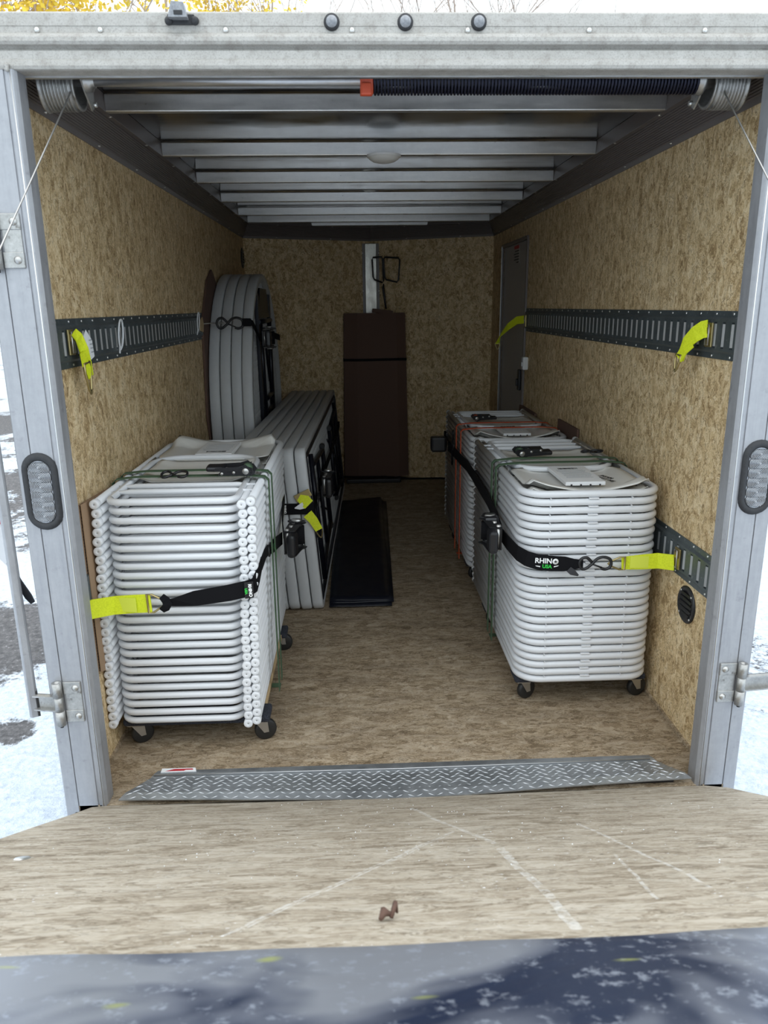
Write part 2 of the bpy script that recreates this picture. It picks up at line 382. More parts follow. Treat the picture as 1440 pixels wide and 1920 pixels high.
# side walls (inner board + outer skin)
mb = MB(); mb.box((WL - .006, (YN + .05) / 2, .96), (.012, YN - .05, 2.05)); struct('wall_left', mb, M['osb_wall'], 'left strand board wall')
mb = MB(); mb.box((WL - .040, (YN + .05) / 2, .92), (.006, YN - .05, 2.15)); struct('wall_outer_left', mb, M['wall_skin'], 'outer skin of the left wall')
D0, D1, DT = 2.74, 3.52, 1.735
mb = MB(); mb.box((WR + .006, (D0 + .05) / 2, .96), (.012, D0 - .05, 2.05)); mb.box((WR + .006, (YN + D1) / 2, .96), (.012, YN - D1, 2.05)); mb.box((WR + .006, (D1 + D0) / 2, (1.985 + DT) / 2), (.012, D1 - D0, 1.985 - DT))
struct('wall_right', mb, M['osb_wall'], 'right strand board wall')
mb = MB(); mb.box((WR + .040, (YN + .05) / 2, .92), (.006, YN - .05, 2.15)); struct('wall_outer_right', mb, M['wall_skin'], 'outer skin of the right wall')
for nm, sx in (('wall_front_left', WL), ('wall_front_right', WR)):
    mb = MB(); a = Vector((sx, YN, 0)); b = Vector((.02, YC, 0)); d = (b - a).normalized(); nn = Vector((-d.y, d.x, 0)) * (1 if sx < 0 else -1)
    for off, m_ in ((0, 0), (.04, 1)):
        mb.cm = m_; mb.add([a + nn * off, b + nn * off, b + nn * off + Vector((0, 0, 1.985)), a + nn * off + Vector((0, 0, 1.985)), a + nn * (off + .01), b + nn * (off + .01), b + nn * (off + .01) + Vector((0, 0, 1.985)), a + nn * (off + .01) + Vector((0, 0, 1.985))],
           [(0, 1, 2, 3), (7, 6, 5, 4), (0, 4, 5, 1), (3, 2, 6, 7), (0, 3, 7, 4), (1, 5, 6, 2)], False)
    struct(nm, mb, [M['osb_wall'], M['wall_skin']], 'strand board half of the wedge nose')
# ceiling sheet, arc between coves
mb = MB(); mb.prism([(WL - .04, .05), (WR + .04, .05), (WR + .04, YN + .05), (.02, YC + .08), (WL - .04, YN + .05)], lambda u, v, t: (u, v, t), ROOF, ROOF + .004)
ceil = struct('ceiling', mb, M['roof'], 'bare metal roof sheet')
ribm = MB(); ribm.box((0, 0, 0), (1.712, .026, .050), bev=.004)
ribme = ribm.mesh('ceiling_rib', M['rib'])
for i, y in enumerate((.315, .672, 1.366, 2.03, 2.71, 3.36, 3.80)):
    inst('ceiling_rib', ribme, ceil, (0.0015, y, 1.955))
short = MB(); short.box((0, 0, 0), (1.0, .026, .05), bev=.004); inst('ceiling_rib', short.mesh('ceiling_rib', M['rib']), ceil, (.02, 4.05, 1.955))
# coves: ridged dark moulding with flanges
def cove(name, a, b, inward, label):
    """a, b: lower edge ends along the wall; inward: unit vector from the wall into the room"""
    a = Vector(a); b = Vector(b); iw = Vector(inward)
    prof = [(.000, 1.838), (.004, 1.838), (.006, 1.852)]
    nr = 12
    for k in range(nr * 2 + 1):
        t_ = k / (nr * 2); bulge = .0030 if k % 2 else 0
        prof.append((.006 + .034 * t_ + bulge, 1.853 + .074 * t_))
    prof += [(.044, 1.928), (.056, 1.9295), (.056, 1.932), (.050, 1.984), (0, 1.984)]
    mb = MB(); L = [a + iw * u + Vector((0, 0, v)) for u, v in prof]; Rr = [b + iw * u + Vector((0, 0, v)) for u, v in prof]; n = len(prof)
    mb.add(L + Rr, [(i, (i + 1) % n, (i + 1) % n + n, i + n) for i in range(n)] + [list(range(n))[::-1], list(range(n, 2 * n))], False)
    o = struct(name, mb, M['cove'], label)
    sm = MB(); sm.lathe((0, 0, 0), (0, 0, 1), [(-.003, .0005), (-.003, .005), (0, .006)], 8); me = sm.mesh('screw', M['screw'])
    Ln = (b - a).length; d = (b - a).normalized(); x = .25
    while x < Ln:
        p = a + d * x
        inst('screw', me, o, p + iw * .006 + Vector((0, 0, 1.848))); inst('screw', me, o, p + iw * .050 + Vector((0, 0, 1.9295))); x += .42
    return o
cove('trim_2', (WL, .05, 0), (WL, YN, 0), (1, 0, 0), 'dark ridged cove along the top of the left wall')
cove('trim_3', (WR, .05, 0), (WR, YN, 0), (-1, 0, 0), 'dark ridged cove along the top of the right wall')
for nm, sx in (('trim_4', WL), ('trim_5', WR)):
    d = (Vector((.02, YC, 0)) - Vector((sx, YN, 0))).normalized(); nn = Vector((d.y, -d.x, 0)); nn = nn if nn.y < 0 else -nn
    cove(nm, (sx, YN, 0), (.02, YC, 0), nn, 'dark cove across the %s half of the nose' % ('left' if sx < 0 else 'right'))
# nose column with flanges
mb = MB(); mb.box((.018, YC - .028, .93), (.088, .012, 1.78), bev=.003); colo = struct('trim_6', mb, M['strip'], 'bright metal strip covering the nose joint')
for sx in (-1, 1):
    mb = MB(); mb.box((.018 + sx * .060, YC - .024, .93), (.030, .005, 1.78)); part('flange', mb, M['cove'], colo)
    for k in range(6):
        mb = MB(); mb.lathe((.018 + sx * .062, YC - .027, .35 + k * .28), (0, -1, 0), [(.002, .0005), (.002, .004), (0, .005)], 8); part('screw', mb, M['screw'], colo)
# baseboards
for nm, x in (('baseboard_left', WL + .004), ('baseboard_right', WR - .004)):
    mb = MB(); mb.box((x, 1.98, .006), (.008, 3.8, .012)); struct(nm, mb, M['osb_floor'], 'thin edge strip where floor meets wall')
# header: layered aluminium beam
HP = [(.050, 1.8655), (.050, 1.978), (.004, 1.978), (0, 1.974), (0, 1.950), (.0015, 1.949), (.0015, 1.937), (0, 1.936), (-.006, 1.933), (-.010, 1.926), (-.010, 1.918), (-.006, 1.9125), (.004, 1.911), (.010, 1.907), (.010, 1.904), (.0005, 1.902),
      (.0005, 1.886), (-.003, 1.882), (-.004, 1.872), (-.001, 1.866), (.004, 1.8645)]
mb = MB(); mb.prism(HP, lambda u, v, t: (t, u, v), -1.06, 1.06)
hd = struct('trim_7', mb, M['header'], 'weathered aluminium header above the opening')
for x in (-.79, -.655, -.385, -.11, .145, .415, .675, .94):
    mb = MB(); mb.lathe((x, -.0012, 1.9415), (0, -1, 0), [(0, .006), (.0015, .0055), (.0035, .003), (.0035, .0008)], 10); part('screw', mb, M['screw'], hd)
mb = MB(); mb.box((0, .056, 1.868), (1.83, .012, .012)); part('inner_lip', mb, M['alu'], hd)
# posts
def post(name, s, label):
    # profile in (x outward, y) from the opening edge; W/2 = .85
    P_ = [(.85, .0), (.853, -.004), (.861, -.004), (.863, .0), (.869, .0), (.870, .003), (.873, .003), (.874, 0), (.926, 0), (.9265, .004), (.9285, .004), (.929, 0), (.962, 0), (.965, .003), (.965, .050), (.846, .050), (.846, .006)]
    mb = MB(); mb.prism(P_, lambda u, v, t: (s * u, v, t), -.18, 1.8655)
    return struct(name, mb, M['post'], label)
pl = post('trim_8', -1, 'aluminium post at the left of the opening'); pr = post('trim_9', 1, 'aluminium post at the right of the opening')
for s, p_ in ((-1, pl), (1, pr)):
    mb = MB(); mb.tube([(s * .858, -.003, 1.862), (s * .856, -.005, 1.2), (s * .857, -.005, .6), (s * .857, -.004, .0)], .0016, 6); part('sealant_bead', mb, M['screw'], p_)
    mb = MB(); random.seed(3); pts = [(s * (.862 + .0 * k + random.uniform(-.003, .003)), -.006, 1.876 - .004 * k) for k in range(5)]
    mb.tube(pts, [.005, .006, .004, .006, .003], 7); part('weld', mb, M['header'], p_)

# ================================================================ rear details on the frame
def clearance(x, lab):
    t_ = thing('clearance_light', lab, 'light', (x, 0, 1.957), 'three round marker lights on the header')
    mb = MB(); mb.lathe((x, 0, 1.957), (0, -1, 0), [(0, .0175), (.005, .0165), (.007, .0125)], 24); part('rubber_ring', mb, M['grommet'], t_)
    mb = MB(); mb.lathe((x, 0, 1.957), (0, -1, 0), [(.006, .0128), (.009, .0105), (.012, .0065), (.013, .0005)], 20); part('lens', mb, M['grommet_lens'], t_)
clearance(-.154, 'round domed marker light, leftmost of three on the aluminium header')
clearance(.007, 'round domed marker light, middle of three on the aluminium header')
clearance(.169, 'round domed marker light, rightmost of three on the aluminium header')
t_ = thing('latch_keeper', 'dark metal latch keeper bolted on the top left of the header', 'latch', (-.479, 0, 1.965))
mb = MB(); mb.box((-.479, -.004, 1.960), (.058, .006, .020), bev=.002); part('base_plate', mb, M['grommet'], t_)
mb = MB(); mb.prism([(-.020, 0), (.020, 0), (.014, .028), (-.012, .030)], lambda u, v, t: (-.482 + u, t, 1.958 + v), -.028, -.002); mb.cm = 1; mb.box((-.480, -.0285, 1.966), (.018, .003, .008)); part('hood', mb, [M['grommet_lens'], M['black']], t_)
for dx in (-.026, .030):
    mb = MB(); mb.lathe((-.479 + dx, -.006, 1.957), (0, -1, 0), [(0, .009), (.005, .008), (.008, .003), (.008, .0006)], 14); part('bolt', mb, M['grommet'], t_)
# oval tail lights
def taillight(x, label):
    t_ = thing('tail_light', label, 'tail light', (x, 0, .917)); cz = .917
    def oval(hw, hh, n=12):
        r = hw; return [(r * math.cos(R(a)), (hh - r) + r * math.sin(R(a))) for a in [180 * k / n for k in range(n + 1)]] + [(r * math.cos(R(a)), -(hh - r) + r * math.sin(R(a))) for a in [180 + 180 * k / n for k in range(n + 1)]]
    A, B, C_ = oval(.045, .100), oval(.041, .096), oval(.028, .080)
    mb = MB(); n = len(A); vs = [(x + u, 0, cz + v) for u, v in A] + [(x + u, -.008, cz + v) for u, v in B] + [(x + u, -.0085, cz + v) for u, v in oval(.032, .085)] + [(x + u, -.004, cz + v) for u, v in C_]
    fs = [(j * n + i, j * n + (i + 1) % n, (j + 1) * n + (i + 1) % n, (j + 1) * n + i) for j in range(3) for i in range(n)]; mb.add(vs, fs); part('rubber_grommet', mb, M['grommet'], t_)
    mb = MB(); mb.prism(C_, lambda u, v, t: (x + u, t, cz + v), -.0045, -.001); part('lens', mb, M['lens'], t_)
    for k in range(6):
        mb = MB(); zc = cz + .063 - k * .0252
        for q in range(7):
            r0 = .0030 + q * .0036; mb.cm = 0; mb.lathe((x, 0, zc), (0, -1, 0), [(.0062, r0), (.0078, r0 + .0014), (.0062, r0 + .0026)], 24); mb.cm = 1; mb.lathe((x, 0, zc), (0, -1, 0), [(.0062, r0 + .0026), (.0060, r0 + .0036)], 24)
        mb.cm = 0; mb.lathe((x, 0, zc), (0, -1, 0), [(.010, .0004), (.0098, .0020), (.0062, .0030)], 14)
        def cl(a, b, c_):
            c2 = max(zc - .0126, min(zc + .0126, c_)); dz = abs(c2 - cz) - .052; hw = .0275 if dz < 0 else math.sqrt(max(.00001, .0275 ** 2 - dz * dz)); return (max(x - hw, min(x + hw, a)), b, c2)
        mb.v = [cl(*v) for v in mb.v]
        part('led_reflector', mb, [M['lens'], M['lens_dark']], t_)
taillight(-.911, 'oval clear six-cell tail light in the left post')
taillight(.9185, 'oval clear six-cell tail light in the right post')
# hinges
def hinge(s, z, label, strap=True):
    x = s * .9; t_ = thing('strap_hinge', label, 'hinge', (x, 0, z), 'zinc strap hinges on the posts')
    sg = s
    for dz in (.042, -.042):
        mb = MB(); mb.box((s * .902, -.003, z + dz), (.048, .005, .036), bev=.002); part('leaf', mb, M['hinge'], t_)
        mb = MB(); mb.lathe((s * .893, -.005, z + dz), (0, -1, 0), [(0, .0095), (.002, .009), (.005, .006), (.006, .0006)], 16); part('bolt', mb, M['steel'], t_)
    mb = MB(); mb.box((s * .9, -.0018, z), (.042, .003, .10)); part('back_plate', mb, M['hinge'], t_)
    for zz, h in ((z + .042, .042), (z - .042, .042)):
        mb = MB(); mb.lathe((s * .938, -.013, zz - h / 2), (0, 0, 1), [(0, .007), (0, .0125), (h, .0125), (h, .007), (0, .007)], 16); part('knuckle', mb, M['hinge'], t_)
    mb = MB(); mb.cyl((s * .938, -.013, z - .023), (s * .938, -.013, z + .023), .0115, 16); mb.cm = 1; mb.cyl((s * .938, -.013, z - .07), (s * .938, -.013, z + .055), .005, 10); part('pin', mb, [M['hinge'], M['dark_steel']], t_)
    if strap:
        e = s * 1.010 if s < 0 else 1.045
        mb = MB(); dy = .012
        for zz in (z + .020, z - .020): mb.add([(s * .938, -.018, zz - .002), (s * .938, -.002, zz - .002), (e, -.002 + dy, zz - .002), (e, -.018 + dy, zz - .002), (s * .938, -.018, zz + .002), (s * .938, -.002, zz + .002), (e, -.002 + dy, zz + .002), (e, -.018 + dy, zz + .002)], [(0, 1, 2, 3), (7, 6, 5, 4), (0, 4, 5, 1), (1, 5, 6, 2), (2, 6, 7, 3), (3, 7, 4, 0)], False)
        mb.add([(s * .938, -.004, z - .022), (e, -.004 + dy, z - .022), (e, -.004 + dy, z + .022), (s * .938, -.004, z + .022), (s * .938, -.001, z - .022), (e, -.001 + dy, z - .022), (e, -.001 + dy, z + .022), (s * .938, -.001, z + .022)], [(0, 1, 2, 3), (7, 6, 5, 4), (0, 4, 5, 1), (1, 5, 6, 2), (2, 6, 7, 3), (3, 7, 4, 0)], False)
        part('strap', mb, M['hinge'], t_)
hinge(-1, .330, 'zinc strap hinge low on the left post'); hinge(1, .330, 'zinc strap hinge low on the right post')
hinge(-1, 1.512, 'zinc strap hinge high on the left post beside the cable')
# rear barn doors folded back, seen edge-on
def barn(name, px, dirx, diry, label):
    d = Vector((dirx, diry, 0)).normalized(); nn = Vector((-d.y, d.x, 0)); o = Vector((px, .0, 0)); L = .84; th = .026
    mb = MB()
    def P4(a, b, z): return o + d * a + nn * b + Vector((0, 0, z))
    poly = [(0, -th / 2 + .006), (0, th / 2 - .006), (.003, th / 2 - .002), (.008, th / 2), (L, th / 2), (L, -th / 2), (.008, -th / 2), (.003, -th / 2 + .002)]
    mb.prism(poly, lambda u, v, t: P4(u, v, t), .285, 1.80)
    dr = struct(name, mb, M['post'], label)
    mb = MB(); mb.prism([(-.001, -th / 2 + .004), (-.001, -th / 2 - .001), (.02, -th / 2 - .001), (.02, -th / 2 + .004)], lambda u, v, t: P4(u, v, t), .286, .36); part('edge_seal', mb, M['rubber'], dr)
barn('door_1', -1.012, -.90, 1.87, 'left rear barn door swung back, seen edge-on')
barn('door_2', 1.052, 1.17, 1.87, 'right rear barn door swung back')
# lever behind the left door
t_ = thing('latch_lever', 'white tapering latch lever with dark grip hanging behind the left rear door', 'lever', (-1.28, .5, .78))
mb = MB(); mb.ribbon([(-1.31, .50, .80), (-1.30, .50, .70), (-1.285, .50, .62), (-1.256, .50, .555)], Vector((1, 0, 0)), [.08, .075, .06, .022], .006); part('blade', mb, M['wall_skin'], t_)
mb = MB(); mb.tube([(-1.262, .50, .565), (-1.24, .50, .50), (-1.215, .50, .445), (-1.203, .50, .422)], [.008, .010, .012, .008], 10); part('grip', mb, M['grip'], t_)
mb = MB(); mb.box((-1.262, .49, .735), (.020, .006, .075), bev=.002); tp = part('reflector', mb, M['red'], t_)
mb = MB(); mb.box((-1.262, .4865, .735), (.018, .003, .045)); part('white_band', mb, M['paper'], tp)

# ================================================================ ramp door (raised on its cables)
A28 = R(28); ca, sa = math.cos(A28), math.sin(A28)
rp = thing('ramp_door', 'strand board ramp door held up at a slant in the foreground', 'ramp', (0, 0, 0))
rp.rotation_euler = (-A28, 0, 0)
edge = [(-.852, 0.0), (-.886, -.020), (-.899, -.135), (-.925, -.30), (-.945, -.45), (-.945, -1.262), (.945, -1.262), (.945, -.26), (.916, -.055), (.872, 0.0)]
def rpart(name, mb, m_, parent=rp, label=None, kind=None):
    o = bpy.data.objects.new(name, mb.mesh(name, m_)); col.objects.link(o); o.parent = parent; return tag(o, label, None, None, kind)
mb = MB(); mb.prism(edge, lambda u, v, t: (u, v, t), -.022, -.002); rpart('deck_board', mb, M['osb_ramp'], label='worn strand board deck with scratches and snow')
mb = MB(); n = 40; vs = []
for j, (yy, zz) in enumerate(((-1.262, -.006), (-1.275, -.001), (-1.30, -.002), (-1.40, .002), (-1.52, .0), (-1.62, -.002))):
    for i in range(n + 1):
        x = -.945 + 1.89 * i / n; dent = .004 * noise.noise((x * 5, yy * 6, 1)) + (.006 * noise.noise((x * 3, 2, 0)) if j < 3 else 0)
        vs.append((x, yy + (.006 * noise.noise((x * 4, 7, 0)) if j < 3 else 0), zz + dent))
mb.add(vs, [(j * (n + 1) + i, j * (n + 1) + i + 1, (j + 1) * (n + 1) + i + 1, (j + 1) * (n + 1) + i) for j in range(5) for i in range(n)], True)
o = rpart('metal_edge', mb, M['ramp_end'], label='tarnished blue-grey steel end flap'); md = o.modifiers.new('s', 'SOLIDIFY'); md.thickness = .008; md.offset = -1
mb = MB(); mb.tube([(-.945, -1.272, -.004), (-.3, -1.266, -.002), (.3, -1.262, -.002), (.945, -1.258, -.001)], .0045, 8); rpart('edge_bead', mb, M['alu'])
mb = MB(); mb.box((0, -.63, -.030), (1.80, 1.2, .014)); rpart('underside_skin', mb, M['wall_skin'])
for x, yy in ((-.80, -.66), (.80, -.66)):
    mb = MB(); mb.lathe((x, yy, -.002), (0, 0, 1), [(0, .016), (.002, .014), (.003, .004), (.003, .0005)], 16); rpart('carriage_bolt', mb, M['screw'])
mb = MB(); random.seed(5)
for k in range(170):
    x = random.gauss(-.05, .35); yy = -random.uniform(.05, .9); s_ = random.uniform(.0006, .0014)
    if abs(x) < .8: mb.box((x, yy, -.001), (s_ * 1.6, s_ * 1.4, s_), bev=0, taper=(.5, .5))
sn_o = rpart('snow_crumbs', mb, mat('snow_crumb', (.86, .90, .95), .7), kind='stuff')
mb = MB(); mb.tube([(-.10, -1.16, .003), (-.095, -1.15, .010), (-.083, -1.145, .004)], [.003, .007, .002], 6); mb.tube([(-.085, -1.15, .002), (-.078, -1.14, .018), (-.076, -1.135, .004)], [.003, .004, .002], 6); 
lf = rpart('dry_leaf', mb, M['card_dark'], label='small curled brown leaf on the deck')
# diamond plate flap over the hinge
fl = thing('threshold_plate', 'silver diamond tread threshold plate covering the ramp hinge', 'plate', (0, .06, 0))
front = [(-.812, -.009), (-.6, -.022), (-.438, -.032), (-.063, -.040), (.15, -.034), (.364, -.024), (.6, -.014), (.834, .0)]
def yfront(x):
    for a, b in zip(front, front[1:]):
        if x <= b[0]: return a[1] + (b[1] - a[1]) * (x - a[0]) / (b[0] - a[0])
    return 0
mb = MB(); rows = []
NX = 48
def prow(x, t): # t 0 front .. 1 back hem
    xf = x * 1.0; yb = .142 ; y = yfront(max(-.812, min(.834, xf))) ; return y + (yb - y) * t
vs = []
lev = [(0, .022, 0), (.16, .027, .012), (.42, .021, .035), (.75, .012, .060), (.86, .014, .066), (1.0, .010, .072)]
for (t_, z, ins) in lev:
    for i in range(NX + 1):
        u = i / NX; x = (-.812 + ins) + (1.646 - 2 * ins) * u
        vs.append((x, prow(x, t_), z + (.004 * math.sin(u * 9) if t_ < .3 else 0)))
mb.add(vs, [(j * (NX + 1) + i, j * (NX + 1) + i + 1, (j + 1) * (NX + 1) + i + 1, (j + 1) * (NX + 1) + i) for j in range(len(lev) - 1) for i in range(NX)], False)
o = part('tread_sheet', mb, M['tread'], fl); md = o.modifiers.new('s', 'SOLIDIFY'); md.thickness = .004; md.offset = -1
def plate_z(t_):
    for (a, za, _), (b, zb, _) in zip(lev, lev[1:]):
        if t_ <= b: return za + (zb - za) * (t_ - a) / (b - a)
    return .01
mb = MB(); px_, py_ = .029, .0215; r_ = 0
for j in range(9):
    for i in range(60):
        x = -.80 + i * px_ + (px_ / 2 if j % 2 else 0); t_ = .05 + j * .088
        if x > .82 or x < -.80 + t_ * .06 or x > .83 - t_ * .07: continue
        y = prow(x, t_); z = plate_z(t_) + (.004 * math.sin((x + .812) / 1.646 * 9) if t_ < .3 else 0); a = R(28) * (1 if (i + j) % 2 else -1); L = .0140; Wd = .0011
        dx, dy = math.cos(a), math.sin(a)
        vs = [(x - dx * L, y - dy * L, z), (x - dy * Wd, y + dx * Wd, z), (x + dx * L, y + dy * L, z), (x + dy * Wd, y - dx * Wd, z), (x, y, z + .0016)]
        mb.add(vs, [(0, 1, 4), (1, 2, 4), (2, 3, 4), (3, 0, 4)], False)
part('tread_lugs', mb, M['lug'], fl, kind='stuff')
mb = MB(); mb.tube([(-.745, prow(-.745, .80), .0155), (0, prow(0, .80), .0155), (.755, prow(.755, .80), .0155)], .0022, 6); part('hinge_bead', mb, M['lug'], fl)
mb = MB(); mb.prism([(-.728, .128), (-.622, .128), (-.628, .1455), (-.728, .1455)], lambda u, v, t: (u, v, t), .0128, .0150); st_ = part('sticker', mb, M['paper'], fl, 'white sticker with red print')
mb = MB(); mb.prism([(-.715, .131), (-.66, .131), (-.655, .135), (-.632, .135), (-.636, .141), (-.69, .141), (-.70, .137)], lambda u, v, t: (u, v, t), .0150, .0154); part('red_print', mb, M['red'], st_)
mb = MB(); mb.box((.0, .03, .004), (1.58, .03, .008), bev=.002); part('hinge_leaf', mb, M['dark_steel'], fl)
mb = MB(); mb.cyl((-.74, .035, .004), (.74, .035, .004), .005, 10); part('hinge_tube', mb, M['dark_steel'], fl)

# ================================================================ torsion spring and lift cables
sp = thing('torsion_spring', 'steel shaft with long black coiled lift spring behind the header', 'spring', (0, .16, 1.889)); SY, SZ = .175, 1.888
mb = MB(); mb.cyl((-.79, SY, SZ), (.79, SY, SZ), .0125, 16); part('shaft', mb, M['alu'], sp)
mb = MB(); turns = 98; nn_ = 14; pts = []
for k in range(turns * nn_ + 1):
    a = 2 * math.pi * k / nn_; pts.append((-.062 + .80 * k / (turns * nn_), SY + .0295 * math.cos(a), SZ + .0295 * math.sin(a)))
mb.tube(pts, .0037, 5); part('coil', mb, M['spring'], sp)
mb = MB(); mb.lathe((-.092, SY, SZ), (1, 0, 0), [(0, .013), (0, .034), (.028, .034), (.034, .026), (.034, .013)], 20); mb.box((-.078, SY - .030, SZ - .026), (.026, .014, .028), bev=.004); cn = part('winding_cone', mb, M['red_cone'], sp)
mb = MB(); mb.lathe((-.084, SY - .033, SZ + .012), (0, -1, 0), [(0, .006), (.004, .006), (.004, .001)], 10); part('set_screw', mb, M['black'], cn)
mb = MB(); mb.lathe((.735, SY, SZ), (1, 0, 0), [(0, .028), (.012, .034), (.02, .034), (.03, .02), (.045, .02), (.045, .012)], 20); part('anchor_cone', mb, M['steel'], sp)
for s, lab in ((-1, 'left'), (1, 'right')):
    t_ = thing('cable_drum', 'grooved metal cable drum at the %s end of the spring shaft' % lab, 'drum', (s * .82, SY, SZ), 'cable drums on the spring shaft'); pf = [(0, .014), (0, .058), (.003, .058)]
    for k in range(9): pf += [(.0045 + k * .008, .0555), (.0065 + k * .008, .0555), (.0075 + k * .008, .0490), (.0105 + k * .008, .0490)]
    pf += [(.080, .054), (.083, .054), (.083, .046), (.030, .044), (.028, .012)]
    mb = MB(); mb.lathe((s * .850, SY, SZ - .012), (-s, 0, 0), pf, 36); part('grooved_drum', mb, M['hinge'], t_)
    mb = MB(); mb.prism([(-.035, .04), (.05, .04), (.055, -.045), (.035, -.058), (-.01, -.025), (-.035, .0)], lambda u, v, t: (t, SY + u, SZ + v), s * .756, s * .752); part('bracket', mb, M['hinge'], t_)
    mb = MB(); mb.lathe((s * .752, SY, SZ), (-s, 0, 0), [(0, .026), (.014, .024), (.016, .016), (.022, .016), (.022, .012)], 20); part('bearing', mb, M['steel'], t_)
    mb = MB(); mb.cyl((s * .752, SY + .045, SZ - .042), (s * .744, SY + .045, SZ - .042), .006, 8); part('bolt', mb, M['screw'], t_)
def cable(pts, lab):
    mb = MB(); P_ = [Vector(p) for p in pts]; N = 40; out = []
    for k in range(N + 1):
        t_ = k / N; out.append(P_[0].lerp(P_[1], t_) + Vector((0, 0, -.012 * math.sin(math.pi * t_))))
    mb.tube(out, .0019, 7); o = part('lift_cable', mb, M['steel'], loc=P_[0]); tag(o, lab, 'cable', 'steel cables from the drums to the ramp')
cable(((-.775, SY - .045, SZ - .035), (-.985, -1.10, .585)), 'thin steel lift cable running from the left drum to the ramp edge')
cable(((.790, SY - .045, SZ - .035), (1.03, -.98, .52)), 'thin steel lift cable running from the right drum to the ramp edge')

# dome light on second rib
t_ = thing('dome_light', 'frosted oval dome light on the second roof rib', 'light', (.012, 1.366, 1.93))
mb = MB(); mb.lathe((.012, 1.366, 1.931), (0, 0, -1), [(0, .068), (.006, .068), (.008, .062)], 32); part('base', mb, M['paper'], t_)
mb = MB(); mb.lathe((.012, 1.366, 1.931), (0, 0, -1), [(.006, .063), (.014, .058), (.022, .045), (.027, .025), (.029, .001)], 32); part('diffuser', mb, M['lamp'], t_)

# ================================================================ cargo rails (E-track)
def rail(side, y0, y1, zc, label, tilt=0):
    x0 = WL if side < 0 else WR; s = 1 if side < 0 else -1; H = .132
    t_ = thing('cargo_rail', label, 'rail', (x0, y0, zc), 'slotted steel cargo rails on the walls')
    X = lambda d: x0 + s * d
    mb = MB()
    hw = .036; n = int((y1 - y0 - .03) / .0508); pit = .0508
    def strip(pr_):
        for (d0, z0), (d1, z1) in zip(pr_, pr_[1:]): mb.add([(X(d0), y0, zc + z0), (X(d0), y1, zc + z0), (X(d1), y1, zc + z1), (X(d1), y0, zc + z1)], [(0, 1, 2, 3)], False)
    strip([(.0005, .066), (.003, .066), (.003, .050), (.0105, .043), (.0105, hw)]); strip([(.0105, -hw), (.0105, -.043), (.003, -.050), (.003, -.066), (.0005, -.066)])
    strip([(.0105, hw), (.004, hw)]); strip([(.0105, -hw), (.004, -hw)])
    for k in range(n + 1):
        a = y0 + .015 + k * pit - pit + .008 if k else y0; b = y0 + .015 + k * pit - .008 if k < n else y1
        mb.add([(X(.0105), a, zc - hw), (X(.0105), b, zc - hw), (X(.0105), b, zc + hw), (X(.0105), a, zc + hw), (X(.004), a, zc - hw), (X(.004), b, zc - hw), (X(.004), b, zc + hw), (X(.004), a, zc + hw)], [(0, 1, 2, 3), (0, 3, 7, 4), (1, 5, 6, 2)], False)
    part('track', mb, M['rail'], t_)
    mb = MB(); mb.box((X(.002), (y0 + y1) / 2, zc), (.003, y1 - y0, hw * 2 + .01)); part('slot_shade', mb, M['black'], t_)  # black sheet over the wall boards, standing in for the shade inside the slots
    tm = MB(); tm.add([(-.004, -.0065, -.031), (-.004, -.0065, .031), (.0012, .004, .031), (.0012, .004, -.031), (-.0055, -.0065, -.031), (-.0055, -.0065, .031), (-.001, .0055, .031), (-.001, .0055, -.031)], [(0, 1, 2, 3), (7, 6, 5, 4), (0, 4, 5, 1), (2, 6, 7, 3), (0, 3, 7, 4), (1, 5, 6, 2)], False)
    me = tm.mesh('slot_tongue', M['tongue'])
    for k in range(n):
        o = inst('slot_tongue', me, t_, (s * .0095, .015 + k * pit + .003, 0))
        if s < 0: o.scale = (-1, 1, 1)
    mb = MB(); random.seed(int(y0 * 100 + zc * 10) + side)
    y = y0 + .03
    while y < y1 - .02:
        for z in (.058, -.058): mb.lathe((X(.003), y + random.uniform(-.006, .006), zc + z), (s, 0, 0), [(.002, .0006), (.002, .003), (0, .004)], 7)
        y += .102
    part('rivets', mb, M['screw'], t_, kind='stuff')
rail(-1, .06, 3.30, 1.268, 'dark slotted cargo rail high on the left wall'); rail(1, .06, 2.73, 1.268, 'dark slotted cargo rail high on the right wall')
rail(-1, .06, 3.30, .577, 'dark slotted cargo rail low on the left wall behind the chairs'); rail(1, .06, 2.60, .577, 'dark slotted cargo rail low on the right wall behind the chairs')

# ================================================================ side door
mb = MB(); mb.box((WR + .012, (D0 + D1) / 2, DT / 2), (.012, D1 - D0 - .03, DT - .02), bev=.002)
d3 = struct('door_3', mb, M['door'], 'grey side door')
for nm, c_, d_ in (('jamb', (WR - .004, D0 + .004, DT / 2), (.016, .022, DT)), ('jamb', (WR - .004, D1 - .004, DT / 2), (.016, .022, DT)), ('head_jamb', (WR - .004, (D0 + D1) / 2, DT), (.016, D1 - D0, .022))):
    mb = MB(); mb.box(c_, d_, bev=.003); part(nm, mb, M['cove'], d3)
mb = MB(); mb.box((WR - .013, D1 - .015, DT / 2), (.004, .005, DT)); part('bright_edge', mb, M['alu'], d3)
mb = MB(); mb.box((WR - .003, 2.865, .90), (.018, .05, .13), bev=.006); lk = part('lock_plate', mb, M['black'], d3)
mb = MB(); mb.box((WR - .018, 2.86, .885), (.014, .02, .045), bev=.004); part('lock_lever', mb, M['black'], lk)
mb = MB(); mb.box((WR + .005, 3.11, 1.655), (.0015, .17, .10)); dc = part('decal', mb, M['door'], d3)
